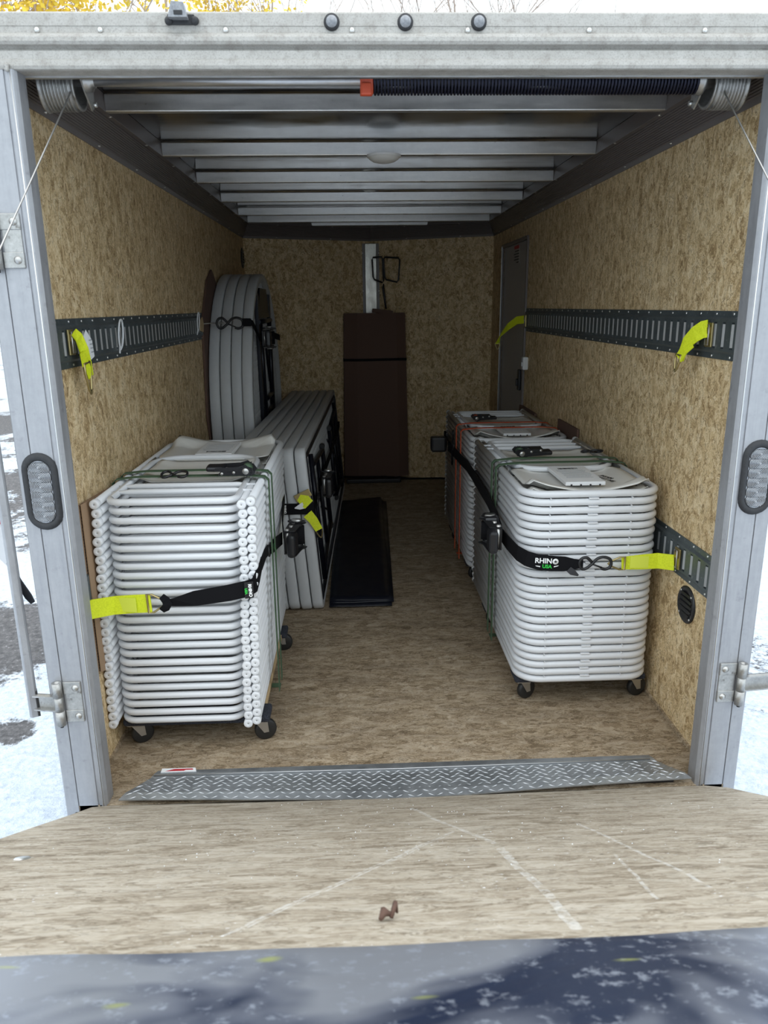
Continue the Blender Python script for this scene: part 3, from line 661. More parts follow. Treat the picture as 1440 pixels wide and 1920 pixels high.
for k in range(6):
    mb = MB(); w_ = (.14, .12, .15, .13, .14, .07)[k]; mb.box((WR + .0035, 3.03 + w_ / 2, 1.698 - k * .017 + (.006 if k == 0 else 0)), (.0012, w_, .020 if k == 0 else .006)); part('print_line', mb, M['red'] if k == 0 else M['ink'], dc)
# light switch
t_ = thing('light_switch', 'small white surface switch box beside the side door', 'switch', (WR, 2.66, 1.017))
mb = MB(); mb.box((WR - .016, 2.66, 1.017), (.032, .045, .075), bev=.006); part('box', mb, M['paper'], t_)
mb = MB(); mb.box((WR - .034, 2.66, 1.012), (.006, .012, .024), bev=.002); part('toggle', mb, M['paper'], t_)
# wall vents
def vent(x, s, y, z, r, lab, grp=None):
    t_ = thing('wall_vent', lab, 'vent', (x, y, z))
    mb = MB(); mb.lathe((x, y, z), (s, 0, 0), [(0, r), (.004, r), (.007, r * .93), (.007, r * .80), (.003, r * .76), (.002, .001)], 32); part('bezel', mb, M['black'], t_)
    for k in range(5):
        mb = MB(); zz = z + (k - 2) * r * .27; hw = math.sqrt(max(0, (r * .74) ** 2 - (zz - z) ** 2)); mb.box((x + s * .006, y, zz), (.004, hw * 2, r * .12), rot=Matrix.Rotation(R(-35 * s), 3, 'Y')); part('louvre', mb, M['black'], t_)
    for k in range(4):
        a = R(45 + 90 * k); mb = MB(); mb.lathe((x + s * .007, y + r * .87 * math.cos(a), z + r * .87 * math.sin(a)), (s, 0, 0), [(.0015, .0005), (.0015, .003), (0, .004)], 8); part('screw', mb, M['screw'], t_)
vent(WR, -1, .300, .440, .060, 'round black louvred vent low on the right wall'); vent(WL, 1, 3.81, 1.697, .07, 'round black vent high in the far left corner')

# ================================================================ folding chairs
CL = 1.0; TR = .0122
def arc(cx, cy, r, a0, a1, n, z=0): return [(cx + r * math.cos(R(a0 + (a1 - a0) * k / n)), cy + r * math.sin(R(a0 + (a1 - a0) * k / n)), z) for k in range(n + 1)]
def make_chair(name_root):
    rt = thing(name_root, '', 'chair')
    hx = .2225; r = .075
    mb = MB(); mb.tube([(-hx, .006, 0)] + arc(-hx + r, CL - TR - r, r, 180, 90, 7) + arc(hx - r, CL - TR - r, r, 90, 0, 7) + [(hx, .006, 0)], TR, 10); part('main_frame', mb, M['white_plate'], rt)
    ix = .196; zb = -.0015; rr = .04; xr = .176
    loop = [(-ix, .62, zb), (-ix, .052 + rr, zb)] + arc(-ix + rr, .052 + rr, rr, 180, 270, 5, zb) + arc(xr - rr, .052 + rr, rr, 270, 360, 5, zb)[0:] + [(xr, .54, zb)] + arc(xr - .11, .56, .11, 0, 90, 7, zb) + arc(-ix + .11, .56, .11, 90, 180, 7, zb)
    mb = MB(); mb.tube([(a, b - .03, c_ + (.009 if b > .5 else 0)) for a, b, c_ in loop[1:]], .0103, 10, closed=True); part('leg_frame', mb, M['white_plate'], rt)
    mb = MB(); mb.tube([(hx - .0265, .004, -.0085), (hx - .0265, .5, -.0035)], .0118, 10); part('leg', mb, M['white_plate'], rt)
    cm = MB(); cm.lathe((0, 0, 0), (0, 1, 0), [(-.006, .0009), (-.004, .0009), (-.006, .0022), (-.007, .0120), (-.005, .0140), (.012, .0140), (.018, .0124)], 16)
    cm.cm = 1; cm.lathe((0, -.0062, 0), (0, 1, 0), [(0, .0001), (0, .0013)], 8)
    me = cm.mesh('foot_cap', [M['cap'], M['ink']])
    for p in ((-hx, 0, 0), (hx, 0, 0), (hx - .0265, -.002, -.0085)): inst('foot_cap', me, rt, p)
    for y in (.125, .20):
        mb = MB(); w_ = hx - .004
        pts = [(-w_, y, .003), (-w_ + .04, y, .003), (-w_ + .06, y, .003), (w_ - .06, y, .003), (w_ - .04, y, .003), (w_, y, .003)]
        mb.tube(pts, [.004, .006, .0098, .0098, .006, .004], 10); part('cross_bar', mb, M['white_plate'], rt)
    # seat and back shells
    def shell(name, y0, y1, zf, xw, m_=M['white_resin'], rc=.05):
        nx, ny = 22, 20; mb = MB(); vs = []
        for j in range(ny + 1):
            v = j / ny; y = y0 + (y1 - y0) * v; dd = min(y - y0, y1 - y); w_ = xw if dd > rc else xw - rc + math.sqrt(max(0, rc * rc - (rc - dd) ** 2))
            for i in range(nx + 1):
                x = w_ * (2 * i / nx - 1); vs.append((x, y, zf(x / xw, v, y)))
        mb.add(vs, [(j * (nx + 1) + i, j * (nx + 1) + i + 1, (j + 1) * (nx + 1) + i + 1, (j + 1) * (nx + 1) + i) for j in range(ny) for i in range(nx)], True)
        o = part(name, mb, m_, rt); md = o.modifiers.new('s', 'SOLIDIFY'); md.thickness = .0025; md.offset = 0; return o
    ss = lambda a, b, x: max(0, min(1, (x - a) / (b - a))) ** 2 * (3 - 2 * max(0, min(1, (x - a) / (b - a))))
    def zback(u, v, y):
        yc = .885 + .040 * (1 - u * u) # inner edge of the raised lip
        lip = ss(yc - .014, yc + .020, y)
        pan = -.007 + .014 * ss(.62, .86, abs(u)) + .010 * (1 - ss(0, .06, v))
        return pan * (1 - lip) + lip * (.004 + .036 * min(1, abs(u) * 1.06) ** 1.7 - .020 * ss(.94, 1.0, abs(u)))
    shell('backrest', .615, .9755, zback, .203, rc=.055)
    def zseat(u, v, y): return -.006 + .013 * ss(.7, .95, abs(u)) + .010 * ss(.8, 1, v) + .008 * (1 - ss(0, .12, v)) + .002 * (1 if abs((v * 7) % 1 - .5) < .08 and abs(u) < .6 else 0)
    shell('seat', .262, .585, zseat, .178, rc=.045)
    for x, w_ in ((0, .032), (-.125, .003), (.14, .003)):
        mb = MB(); mb.box((x, CL - .004, -TR - .0012), (w_, .010, .0042), bev=.001 if w_ > .01 else 0); part('spacer', mb, M['cap'], rt)
    mb = MB()
    for s in (-1, 1): mb.box((s * .2225 - s * .0145, .59, .004), (.003, .10, .016))
    part('pivot_plate', mb, M['steel'], rt)
    return rt
chair0 = make_chair('folding_chair')
def top_extras(rt, z, flip):
    """label box, barcode and pen marks moulded on the exposed top chair; coordinates in chair space"""
    mb = MB(); mb.box((0, .775, .012), (.135, .25, .013), bev=.002); lb = part('label_box', mb, M['paper'], rt, 'white label box with barcode and small print'); 
    for k in range(14):
        mb = MB(); w_ = random.choice((.0018, .0032, .0045)); mb.box((.038 - k * .0052, .690, .0190), (w_, .018, .0006)); part('barcode_bar', mb, M['ink'], lb)
    for k in range(9):
        mb = MB(); L = random.uniform(.08, .105); mb.box((.0 + random.uniform(-.004, .004), .715 + k * .015, .0188), (L, .003, .0005)); part('print_line', mb, M['grey_print'], lb)
    for k in range(4):
        mb = MB(); mb.lathe((-.048 + k * .032, .902, .008), (0, 1, 0), [(0, .0035), (-.001, .003), (-.001, .0004)], 8); part('slot_hole', mb, M['ink'], lb)
R1 = []; 
def stack(n, x, y, rotz, z0, pit, dx, labf, group, first=None, jit=.0015):
    out = []
    for i in range(n):
        o = chair0 if (first and i == 0) else copy_tree(chair0)
        o.location = (x + dx * i / n + random.uniform(-jit, jit), y + random.uniform(-jit, jit) * 1.5, z0 + i * pit); o.rotation_euler = (0, 0, rotz)
        tag(o, labf(i, n), 'chair', group); out.append(o)
    return out
ordn = ['bottom', 'second', 'third', 'fourth', 'fifth', 'sixth', 'seventh', 'eighth', 'ninth', 'tenth', 'eleventh', 'twelfth', 'thirteenth']
def lab(where):
    def f(i, n):
        if i == 0: return 'white folding chair at the bottom of the %s stack' % where
        if i == n - 1: return 'white folding chair on top of the %s stack' % where
        if i < 13: return 'white folding chair, %s from the bottom of the %s stack' % (ordn[i], where)
        return 'white folding chair, %s from the top of the %s stack' % (ordn[n - 1 - i], where)
    return f
random.seed(11)
SL = stack(26, -.672, .245, 0, .112, .02830, .024, lab('left'), 'chairs stacked on the left, feet towards the opening', True)
SR = stack(25, .645, 1.445, math.pi, .112, .0273, -.004, lab('right front'), 'chairs stacked on the right near the opening', False)
SB = stack(24, .650, 2.600, math.pi, .112, .0273, .004, lab('right rear'), 'chairs stacked on the right behind the front stack', False)
for o in (SL[0], SR[0], SB[0]):
    for c_ in list(o.children):
        if c_.name.startswith('spacer'): bpy.data.objects.remove(c_)
# label boxes: parts authored in chair space at the origin, then parented
def add_extras(rt):
    tmp = bpy.data.objects.new('tmp', None); col.objects.link(tmp); top_extras(tmp, 0, 0)
    for c_ in list(tmp.children): c_.parent = rt
    bpy.data.objects.remove(tmp)
for o in (SL[-1], SR[-1], SB[-1]): add_extras(o)
# pen scribble on the front right chair
for (x, y, s_, txt) in ((-.122, .715, .030, 'JIGAM'), (-.130, .750, .030, 'REST ME')):
    me = text_mesh(txt, .022, 'handwriting', off=.0001); me.transform(Matrix.Translation((x + (.0 if y < .75 else .022), y + .03, -.0020)) @ Matrix.Rotation(math.pi - 1.15, 4, 'Z')); me.materials.clear(); me.materials.append(M['ink'])
    o = bpy.data.objects.new('handwriting', me); col.objects.link(o); o.parent = SR[-1]

# ================================================================ dollies
def dolly(cx, yf, label, wx=.42, group='furniture dollies under the chair stacks'):
    yb = yf + .76; t_ = thing('furniture_dolly', label, 'dolly', (cx, (yf + yb) / 2, 0), group)
    for s in (-1, 1):
        mb = MB(); mb.box((cx + s * (wx / 2 - .02), (yf + yb) / 2, .084), (.045, .58, .018), bev=.002); part('wooden_rail', mb, M['pine'], t_)
    for y in (yf + .045, yb - .045):
        mb = MB(); mb.box((cx, y + (.02 if y < (yf + yb) / 2 else -.02), .087), (wx + .045, .09, .023), bev=.008); part('carpeted_end', mb, M['carpet'], t_)
    for sx in (-1, 1):
        for y in (yf + .05, yb - .05):
            x = cx + sx * (wx / 2 - .012); ang = random.uniform(1.0, 1.5) * (1 if sx > 0 else .75); d = Vector((math.sin(ang), math.cos(ang), 0)); ax = Vector((d.y, -d.x, 0)); c_ = Vector((x, y, .036)) + d * .016
            mb = MB(); mb.lathe(c_ - ax * .011, ax, [(0, .010), (0, .030), (.003, .035), (.011, .036), (.019, .035), (.022, .030), (.022, .010)], 24); wh = part('caster_wheel', mb, M['rubber'], t_)
            mb = MB(); mb.lathe(c_ - ax * .014, ax, [(0, .0005), (0, .007), (.028, .007), (.028, .0005)], 12); part('axle', mb, M['steel'], wh)
            mb = MB(); z = Vector((0, 0, 1))
            for s in (-1, 1):
                o_ = c_ + ax * s * .0145; top = Vector((x, y, .075)) + ax * s * .0145
                a, b, c3, d3_ = o_ - d * .008 - z * .006, o_ + d * .008 - z * .006, top + d * .020, top - d * .020
                mb.add([a - ax * .001, b - ax * .001, c3 - ax * .001, d3_ - ax * .001, a + ax * .001, b + ax * .001, c3 + ax * .001, d3_ + ax * .001], [(0, 1, 2, 3), (7, 6, 5, 4), (0, 4, 5, 1), (1, 5, 6, 2), (2, 6, 7, 3), (3, 7, 4, 0)], False)
            mb.box((x, y, .0745), (.046, .046, .004)); part('fork', mb, M['steel'], t_)
dolly(-.648, .265, 'black-ended wooden dolly with casters under the left stack')
dolly(.650, .475, 'black-ended wooden dolly with casters under the right front stack')
dolly(.655, 1.70, 'black-ended wooden dolly with casters under the right rear stack')

# ================================================================ folding tables
def honeycomb(poly_in, w_, h_, xs, step=.035):
    """diamond lattice of thin walls on plane x=xs; poly_in(y,z)->bool"""
    mb = MB(); 
    ny = int(w_ / step); nz = int(h_ / step)
    for i in range(-nz - 2, ny + 2):
        for dr in (1, -1):
            run = None
            for k in range(nz * 2 + 1):
                z = k * step / 2; y = (i * step + dr * z * .5) if dr > 0 else (i * step + nz * step * .5 - z * .5)
                ok = poly_in(y, z)
                if ok and run is None: run = (y, z)
                if ok: last = (y, z)
                if (not ok or k == nz * 2) and run is not None:
                    if last != run: mb.add([(xs, run[0] - .0022, run[1]), (xs, run[0] + .0022, run[1]), (xs, last[0] + .0022, last[1]), (xs, last[0] - .0022, last[1]), (xs + .006, run[0] - .001, run[1]), (xs + .006, run[0] + .001, run[1]), (xs + .006, last[0] + .001, last[1]), (xs + .006, last[0] - .001, last[1])], [(4, 5, 6, 7), (0, 3, 7, 4), (1, 5, 6, 2)], False)
                    run = None
    return mb
def slab_profile(outline, th, lip, rec):
    """shell: outline pts (y,z) -> rounded edge slab in x 0..th; underside (x=th side) recessed inside lip"""
    n = len(outline); cy = sum(p[0] for p in outline) / n; cz = sum(p[1] for p in outline) / n
    def ins(d):
        out = []
        for i in range(n):
            a = Vector(outline[i - 1]); p = Vector(outline[i]); b = Vector(outline[(i + 1) % n]); tg = (b - a).normalized(); nr = Vector((tg.y, -tg.x)); 
            if (p + nr * .01 - Vector((cy, cz))).length < (p - Vector((cy, cz))).length: nr = -nr
            q = p - nr * d; out.append((q.x, q.y))
        return out
    rings = [(.0, .012), (.003, .004), (.009, 0), (th - .009, 0), (th - .003, .003), (th, .009), (th, lip), (rec, lip + .004)]
    mb = MB(); vs = []
    for x, d in rings: vs += [(x, y, z) for y, z in ins(d)]
    fs = [(j * n + i, j * n + (i + 1) % n, (j + 1) * n + (i + 1) % n, (j + 1) * n + i) for j in range(len(rings) - 1) for i in range(n)]
    mb.add(vs, fs, True); mb.add([], []); m_ = len(rings) - 1
    mb.f.append(list(range(n))[::-1]); mb.f.append([m_ * n + i for i in range(n)]); mb.mi += [0, 0]; mb.sm += [False, False]
    return mb
# rectangular tables on their long edge
TL, TH, TT = 2.44, .76, .0535
rt0 = thing('rectangular_table', '', 'table')
out = rrect(0, TL, 0, TH, .05, 6)
part('tabletop', slab_profile(out, TT - .003, .024, .030), M['table'], rt0)
lean = math.atan(.060 / .76)
rects = [rt0] + [copy_tree(rt0) for _ in range(5)]
nm6 = ['outermost, its black underside frame facing the aisle', 'second from the aisle', 'third from the aisle', 'fourth from the aisle', 'fifth from the aisle', 'innermost, nearest the wall']
for k, o in enumerate(rects):
    o.location = (-.283 - (k + 1) * TT / math.cos(lean), 1.36 - .004 * (k % 2), .001 + .0037 * 0); o.rotation_euler = (0, -lean, -.028)
    tag(o, 'long pale grey folding table standing on edge, ' + nm6[k], 'table', 'long folding tables standing in a row')
def tpart(name, mb, m_, parent, label=None, kind=None):
    o = bpy.data.objects.new(name, mb.mesh(name, m_)); col.objects.link(o); o.parent = parent; return tag(o, label, None, None, kind)
T0 = rects[0]; xs = .030
tpart('honeycomb_panel', honeycomb(lambda y, z: .035 < y < TL - .035 and .035 < z < TH - .035, TL, TH, xs, .034), M['honey'], T0, kind='stuff')
XF = TT - .006
for z in (.045, TH - .045):
    mb = MB(); mb.box((XF - .004, TL / 2, z), (.014, TL - .10, .018), bev=.003); tpart('frame_rail', mb, M['table_frame'], T0)
for y0, sg in ((.045, 1), (TL - .045, -1)):
    mb = MB(); mb.box((XF - .004, y0, TH / 2), (.020, .024, TH - .10), bev=.003); tpart('end_rail', mb, M['table_frame'], T0)
    yp = y0 + sg * .20; yq = y0 + sg * .86
    mb = MB(); mb.tube([(XF, yp, .07), (XF, yp, .69)], .0125, 10); tpart('pivot_bar', mb, M['table_frame'], T0)
    for za, zb_ in ((.12, .17), (.64, .59)):
        mb = MB(); mb.tube([(XF, yp, za), (XF, yp + sg * .10, za + (zb_ - za) * .3), (XF, yq, zb_)], .0128, 10); tpart('leg', mb, M['table_frame'], T0)
    mb = MB(); mb.tube([(XF, yq, .14), (XF, yq, .62)], .0125, 10); tpart('foot_bar', mb, M['table_frame'], T0)
    mb = MB(); mb.tube([(XF, yp + sg * .32, .16), (XF, yp + sg * .32, .60)], .010, 8); tpart('stretcher', mb, M['table_frame'], T0)
    for zz in (.38, .35):
        mb = MB(); mb.tube([(XF - .008, yp + sg * .32, zz), (XF - .008, yp + sg * .80, .38 + (zz - .365) * 12)], .006, 8); tpart('brace', mb, M['table_frame'], T0)
    for zz in (.14, .62):
        mb = MB(); mb.cyl((XF, yq + sg * .012, zz + (.012 if zz < .3 else -.012)), (XF, yq - sg * .03, zz + (.012 if zz < .3 else -.012)), .016, 12); tpart('foot_cap', mb, M['black'], T0)
    mb = MB(); mb.box((XF - .002, yp - sg * .02, TH / 2), (.012, .10, .16), bev=.004); tpart('gusset', mb, M['table_frame'], T0)
# round tables standing against the left wall
RD = 1.55; RT_ = .0580; RR = RD / 2
outc = [(RR + RR * math.cos(2 * math.pi * k / 72), RR + RR * math.sin(2 * math.pi * k / 72)) for k in range(72)]
rd0 = thing('round_table', '', 'table'); part('tabletop', slab_profile(outc, RT_ - .0025, .036, .030), M['table'], rd0)
lr = math.atan(.006 / 1.5)
rounds = [rd0] + [copy_tree(rd0) for _ in range(3)]
nmr = ['outermost, its dark underside facing the aisle', 'second from the aisle', 'third from the aisle', 'nearest the left wall']
for k, o in enumerate(rounds):
    o.location = (-.655 - (k + 1) * RT_ / math.cos(lr), 2.13 + .006 * ((k * 2) % 3), .001); o.rotation_euler = (0, -lr, 0)
    tag(o, 'round pale grey folding table standing on its rim, ' + nmr[k], 'table', 'round folding tables against the left wall')
T1 = rounds[0]; XF = RT_ - .006
tpart('honeycomb_panel', honeycomb(lambda y, z: (y - RR) ** 2 + (z - RR) ** 2 < (RR - .045) ** 2, RD, RD, .028, .036), M['honey'], T1, kind='stuff')
for yy in (RR - .30, RR + .30):
    hh = math.sqrt((RR - .05) ** 2 - .30 ** 2)
    mb = MB(); mb.box((XF - .006, yy, RR), (.020, .045, hh * 2), bev=.003); tpart('frame_rail', mb, M['table_frame'], T1)
for sg in (1, -1):
    z0 = RR + sg * .50
    mb = MB(); mb.tube([(XF, RR - .32, z0), (XF, RR + .32, z0)], .014, 10); tpart('pivot_bar', mb, M['table_frame'], T1)
    for yy in (RR - .24, RR + .24):
        mb = MB(); mb.tube([(XF, yy, z0), (XF, yy + (.05 if yy < RR else -.05), RR - sg * .02)], .014, 10); tpart('leg', mb, M['table_frame'], T1)
    mb = MB(); mb.tube([(XF, RR - .2, RR + sg * .0 + sg * .04), (XF, RR + .2, RR + sg * .04)], .013, 8); tpart('foot_bar', mb, M['table_frame'], T1)
    for q in (-.03, .03):
        mb = MB(); mb.tube([(XF - .01, RR + q, z0 - sg * .04), (XF - .01, RR + q * 6, RR + sg * .12)], .007, 8); tpart('brace', mb, M['table_frame'], T1)
    mb = MB(); mb.add([(XF, RR - .28, z0 + sg * .02), (XF, RR + .28, z0 + sg * .02), (XF, RR + .16, z0 + sg * .19), (XF, RR - .16, z0 + sg * .19), (XF - .01, RR - .28, z0 + sg * .02), (XF - .01, RR + .28, z0 + sg * .02), (XF - .01, RR + .16, z0 + sg * .19), (XF - .01, RR - .16, z0 + sg * .19)], [(0, 1, 2, 3), (7, 6, 5, 4), (0, 4, 5, 1), (1, 5, 6, 2), (2, 6, 7, 3), (3, 7, 4, 0)], False); tpart('end_plate', mb, M['table_frame'], T1)

# ================================================================ cardboard, sheets, box at the nose
def boxthing(name, lab_, cat_, c_, d_, m_, bev=0, grp=None, rot=None):
    mb = MB(); mb.box(c_, d_, rot=rot, bev=bev); o = part(name, mb, m_, loc=(c_[0], c_[1], c_[2] - d_[2] / 2)); return tag(o, lab_, cat_, grp)
t_ = thing('cardboard_sheet', 'tan corrugated cardboard sheet between the left wall and the chair stack', 'cardboard', (-.898, .2, 0.30))
mb = MB(); mb.prism([(.20, .315), (.24, .30), (1.25, .30), (1.33, .77), (1.0, .79), (.20, .83)], lambda u, v, t: (t, u, v), -.8965, -.8945); part('liner', mb, M['card'], t_)
mb = MB(); mb.prism([(.20, .315), (.24, .30), (1.25, .30), (1.33, .77), (1.0, .79), (.20, .83)], lambda u, v, t: (t, u, v), -.9025, -.9005); part('liner', mb, M['card'], t_)
mb = MB()
pts = []; n = 110
for k in range(n + 1): pts.append((-.9003 + (.0036 if k % 2 else .0), .20, .318 + .51 * k / n))
vs = []; 
for x, y, z in pts: vs += [(x, y, z), (x, y + .03, z)]
mb.add(vs, [(2 * i, 2 * i + 2, 2 * i + 3, 2 * i + 1) for i in range(n)], False); part('fluting', mb, M['card_dark'], t_, kind='stuff')
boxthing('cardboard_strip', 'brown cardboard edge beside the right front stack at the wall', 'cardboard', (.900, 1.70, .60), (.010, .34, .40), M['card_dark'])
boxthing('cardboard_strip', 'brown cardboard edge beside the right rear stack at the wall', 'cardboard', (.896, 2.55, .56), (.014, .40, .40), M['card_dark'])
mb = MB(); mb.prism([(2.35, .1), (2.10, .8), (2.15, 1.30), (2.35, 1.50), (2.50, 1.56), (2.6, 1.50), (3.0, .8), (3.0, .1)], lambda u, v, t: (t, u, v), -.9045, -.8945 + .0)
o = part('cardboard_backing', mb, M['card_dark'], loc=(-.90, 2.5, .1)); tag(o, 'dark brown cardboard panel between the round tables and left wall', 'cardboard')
# long box
t_ = thing('cardboard_box', 'tall dark brown carton standing on end against the nose', 'box', (.035, 4.10, .0))
tilt = .02
def bx(u, v, z): return (.038 + u * (1 + .10 * (1 - z / 1.3)), 4.06 + v + z * tilt, z)
P_ = [(-.24, .08), (-.235, -.0), (-.135, -.035), (.165, -.035), (.235, 0), (.24, .08)]
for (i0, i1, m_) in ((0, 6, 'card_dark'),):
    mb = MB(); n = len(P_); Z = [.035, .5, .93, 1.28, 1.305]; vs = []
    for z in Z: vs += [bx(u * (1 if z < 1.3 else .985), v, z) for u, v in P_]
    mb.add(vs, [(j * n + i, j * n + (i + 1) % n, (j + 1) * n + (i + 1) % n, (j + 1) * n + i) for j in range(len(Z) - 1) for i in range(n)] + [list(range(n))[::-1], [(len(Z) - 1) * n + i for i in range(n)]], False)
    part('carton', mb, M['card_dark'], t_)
mb = MB(); mb.add([bx(-.135, -.037, .45), bx(.165, -.037, .45), bx(.165, -.037, .452), bx(-.135, -.037, .452)], [(0, 1, 2, 3)]); 
mb = MB(); mb.box((.10, 4.085, 1.315), (.16, .06, .03), rot=Matrix.Rotation(.12, 3, 'Y'), bev=.006); part('torn_flap', mb, M['card_dark'], t_)
mb = MB(); zz = .955; mb.ribbon([bx(-.242, .08, zz), bx(-.238, -.003, zz), bx(-.136, -.039, zz), bx(.166, -.039, zz + .003), bx(.238, -.003, zz), bx(.242, .08, zz)], Vector((0, 0, 1)), .020, .002); part('binding_strap', mb, M['webbing_black'], t_)
o = boxthing('base_board', 'flat black board on the floor under the tall carton', 'board', (.01, 4.06, .016), (.43, .22, .030), M['black'], .006)
mb = MB(); mb.tube([(-.25, 3.98, .05), (.1, 3.985, .043), (.30, 4.0, .02), (.55, 4.04, .010), (.70, 3.985, .010), (.8, 3.93, .01)], .007, 8); o = part('bungee_cord', mb, M['webbing_black'], loc=(.3, 4.0, 0)); tag(o, 'black cord lying on the floor in front of the carton', 'cord')
# black sheets on floor
def sheet(z, q, lab_):
    nx, ny = 8, 30; mb = MB(); vs = []
    (x0, y0), (x1, y1), (x2, y2), (x3, y3) = q
    for j in range(ny + 1):
        v = j / ny
        for i in range(nx + 1):
            u = i / nx; x = (x0 + (x1 - x0) * u) * (1 - v) + (x3 + (x2 - x3) * u) * v; y = (y0 + (y1 - y0) * u) * (1 - v) + (y3 + (y2 - y3) * u) * v
            vs.append((x, y, z + .0025 * noise.noise((x * 9, y * 3, z * 90))))
    mb.add(vs, [(j * (nx + 1) + i, j * (nx + 1) + i + 1, (j + 1) * (nx + 1) + i + 1, (j + 1) * (nx + 1) + i) for j in range(ny) for i in range(nx)], True)
    o = part('black_sheet', mb, M['bag'], loc=(x0, y0, z)); md = o.modifiers.new('s', 'SOLIDIFY'); md.thickness = .0045; md.offset = -1
    return tag(o, lab_, 'sheet', 'black sheets stacked flat beside the tables')
sheet(.0075, ((-.262, 1.395), (.030, 1.400), (.060, 3.38), (-.262, 3.38)), 'black sheet lying flat beside the tables, lowest of the pile')
sheet(.0145, ((-.262, 1.425), (.040, 1.430), (.082, 3.30), (-.262, 3.32)), 'black sheet lying flat beside the tables, middle of the pile')
sheet(.0225, ((-.262, 1.45), (.036, 1.435), (.048, 3.42), (-.262, 3.30)), 'black sheet lying flat beside the tables, top of the pile')
# wire hooks on the nose
t_ = thing('wire_rack_hook', 'black bent wire hanger hooked on the bright nose strip', 'hanger', (.09, 4.20, 1.60))
for q in ([(.026, 1.711), (.105, 1.716), (.112, 1.525), (.034, 1.555)], [(.112, 1.714), (.236, 1.703), (.222, 1.528), (.122, 1.552)]):
    mb = MB(); pts = []
    for i in range(4):
        a = Vector(q[i]); b = Vector(q[(i + 1) % 4]); pts += [a.lerp(b, .1), a.lerp(b, .9)]
    mb.tube([(p.x, 4.135 - max(0, p.x - .1) * .35, p.y) for p in pts], .0065, 8, closed=True); part('wire_loop', mb, M['black'], t_)
mb = MB(); mb.tube([(.112, 4.13, 1.52), (.108, 4.13, 1.49), (.120, 4.12, 1.40), (.128, 4.12, 1.335)], [.005, .009, .009, .006], 8); part('hanging_rod', mb, M['black'], t_)

# ================================================================ ratchet straps
def ratchet(parent, M4, webm, sc_=1.0, label=None):
    """buckle along local X, width local Y, height local Z"""
    S = Matrix.Diagonal((*sc_, 1)) if isinstance(sc_, tuple) else Matrix.Scale(sc_, 4)
    def P(name, mb, m_, par=None, lb=None): mb.xf(M4 @ S); return part(name, mb, m_, par or body, lb)
    global body
    mb = MB()
    for s in (-1, 1):
        mb.prism([(-.06, -.004), (.055, -.006), (.065, .006), (.055, .022), (.03, .026), (.01, .016), (-.05, .008)], lambda u, v, t: (u, t, v), s * .020, s * .0225)
    mb.box((-.03, 0, -.003), (.05, .040, .003))
    mb.xf(M4 @ S); body = part('ratchet_buckle', mb, M['dark_steel'], parent, label)
    mb = MB(); mb.box((-.068, 0, .016), (.060, .046, .018), bev=.007); P('handle_grip', mb, M['black'])
    for s in (-1, 1):
        mb = MB(); mb.prism([(-.07, .010), (.04, .010), (.052, .018), (.035, .034), (.01, .026), (-.065, .022)], lambda u, v, t: (u, t, v), s * .0238, s * .0255); P('handle_arm', mb, M['dark_steel'])
        n = 13; poly = []
        for k in range(n): a = 2 * math.pi * k / n; poly += [(.036 + .020 * math.cos(a), .012 + .020 * math.sin(a)), (.036 + .015 * math.cos(a + .3), .012 + .015 * math.sin(a + .3))]
        mb = MB(); mb.prism(poly, lambda u, v, t: (u, t, v), s * .0262, s * .0285); P('ratchet_gear', mb, M['dark_steel'])
    mb = MB(); mb.lathe((.036, -.032, .012), (0, 1, 0), [(0, .0005), (0, .010), (.002, .011), (.062, .011), (.064, .010), (.064, .0005)], 16); P('spool', mb, M['steel'])
    mb = MB(); mb.lathe((.036, -.018, .012), (0, 1, 0), [(0, .011), (0, .017), (.036, .017), (.036, .011)], 18); P('wound_webbing', mb, webm)
    for x, z in ((-.045, .002), (-.005, .006)):
        mb = MB(); mb.lathe((x, -.026, z), (0, 1, 0), [(0, .0005), (0, .005), (.052, .005), (.052, .0005)], 10); P('bolt', mb, M['steel'])
    return body
def shook(parent, M4, s=1.0, m_=None, r=.0042):
    """S hook along local X in XY plane, about 90 mm"""
    pts = arc(.016, 0, .016, 20, 330, 12)[0:]; a = [(.030, .006, 0)] + []
    P1 = [(.034, .004, 0), (.020, .017, 0), (.006, .014, 0), (0, 0, 0), (.006, -.014, 0), (.018, -.015, 0), (.034, -.003, 0), (.048, .012, 0), (.064, .018, .001), (.082, .013, .002), (.088, .0, .002), (.084, -.012, .002), (.072, -.017, .002), (.060, -.014, .002)]
    cr = []
    for i in range(len(P1) - 1):
        p0 = Vector(P1[max(i - 1, 0)]); p1 = Vector(P1[i]); p2 = Vector(P1[i + 1]); p3 = Vector(P1[min(i + 2, len(P1) - 1)])
        for k in range(4):
            t_ = k / 4; cr.append(.5 * ((2 * p1) + (p2 - p0) * t_ + (2 * p0 - 5 * p1 + 4 * p2 - p3) * t_ ** 2 + (3 * p1 - p0 - 3 * p2 + p3) * t_ ** 3))
    cr.append(Vector(P1[-1]))
    mb = MB(); mb.tube([p * s for p in cr], r, 8); mb.tube([Vector((.038, -.002, .004)) * s, Vector((.062, -.012, .003)) * s], r * .6, 6); mb.xf(M4); return part('hook', mb, m_ or M['black'], parent)
def dring(parent, M4, w_, L, m_=None, r=.0032):
    mb = MB(); pts = [(0, -w_ / 2, 0), (0, w_ / 2, 0), (L * .3, w_ * .48, 0), (L * .85, w_ * .18, 0), (L, 0, 0), (L * .85, -w_ * .18, 0), (L * .3, -w_ * .48, 0)]
    mb.tube(pts, r, 8, closed=True); mb.xf(M4); return part('d_ring', mb, m_ or M['brass'], parent)
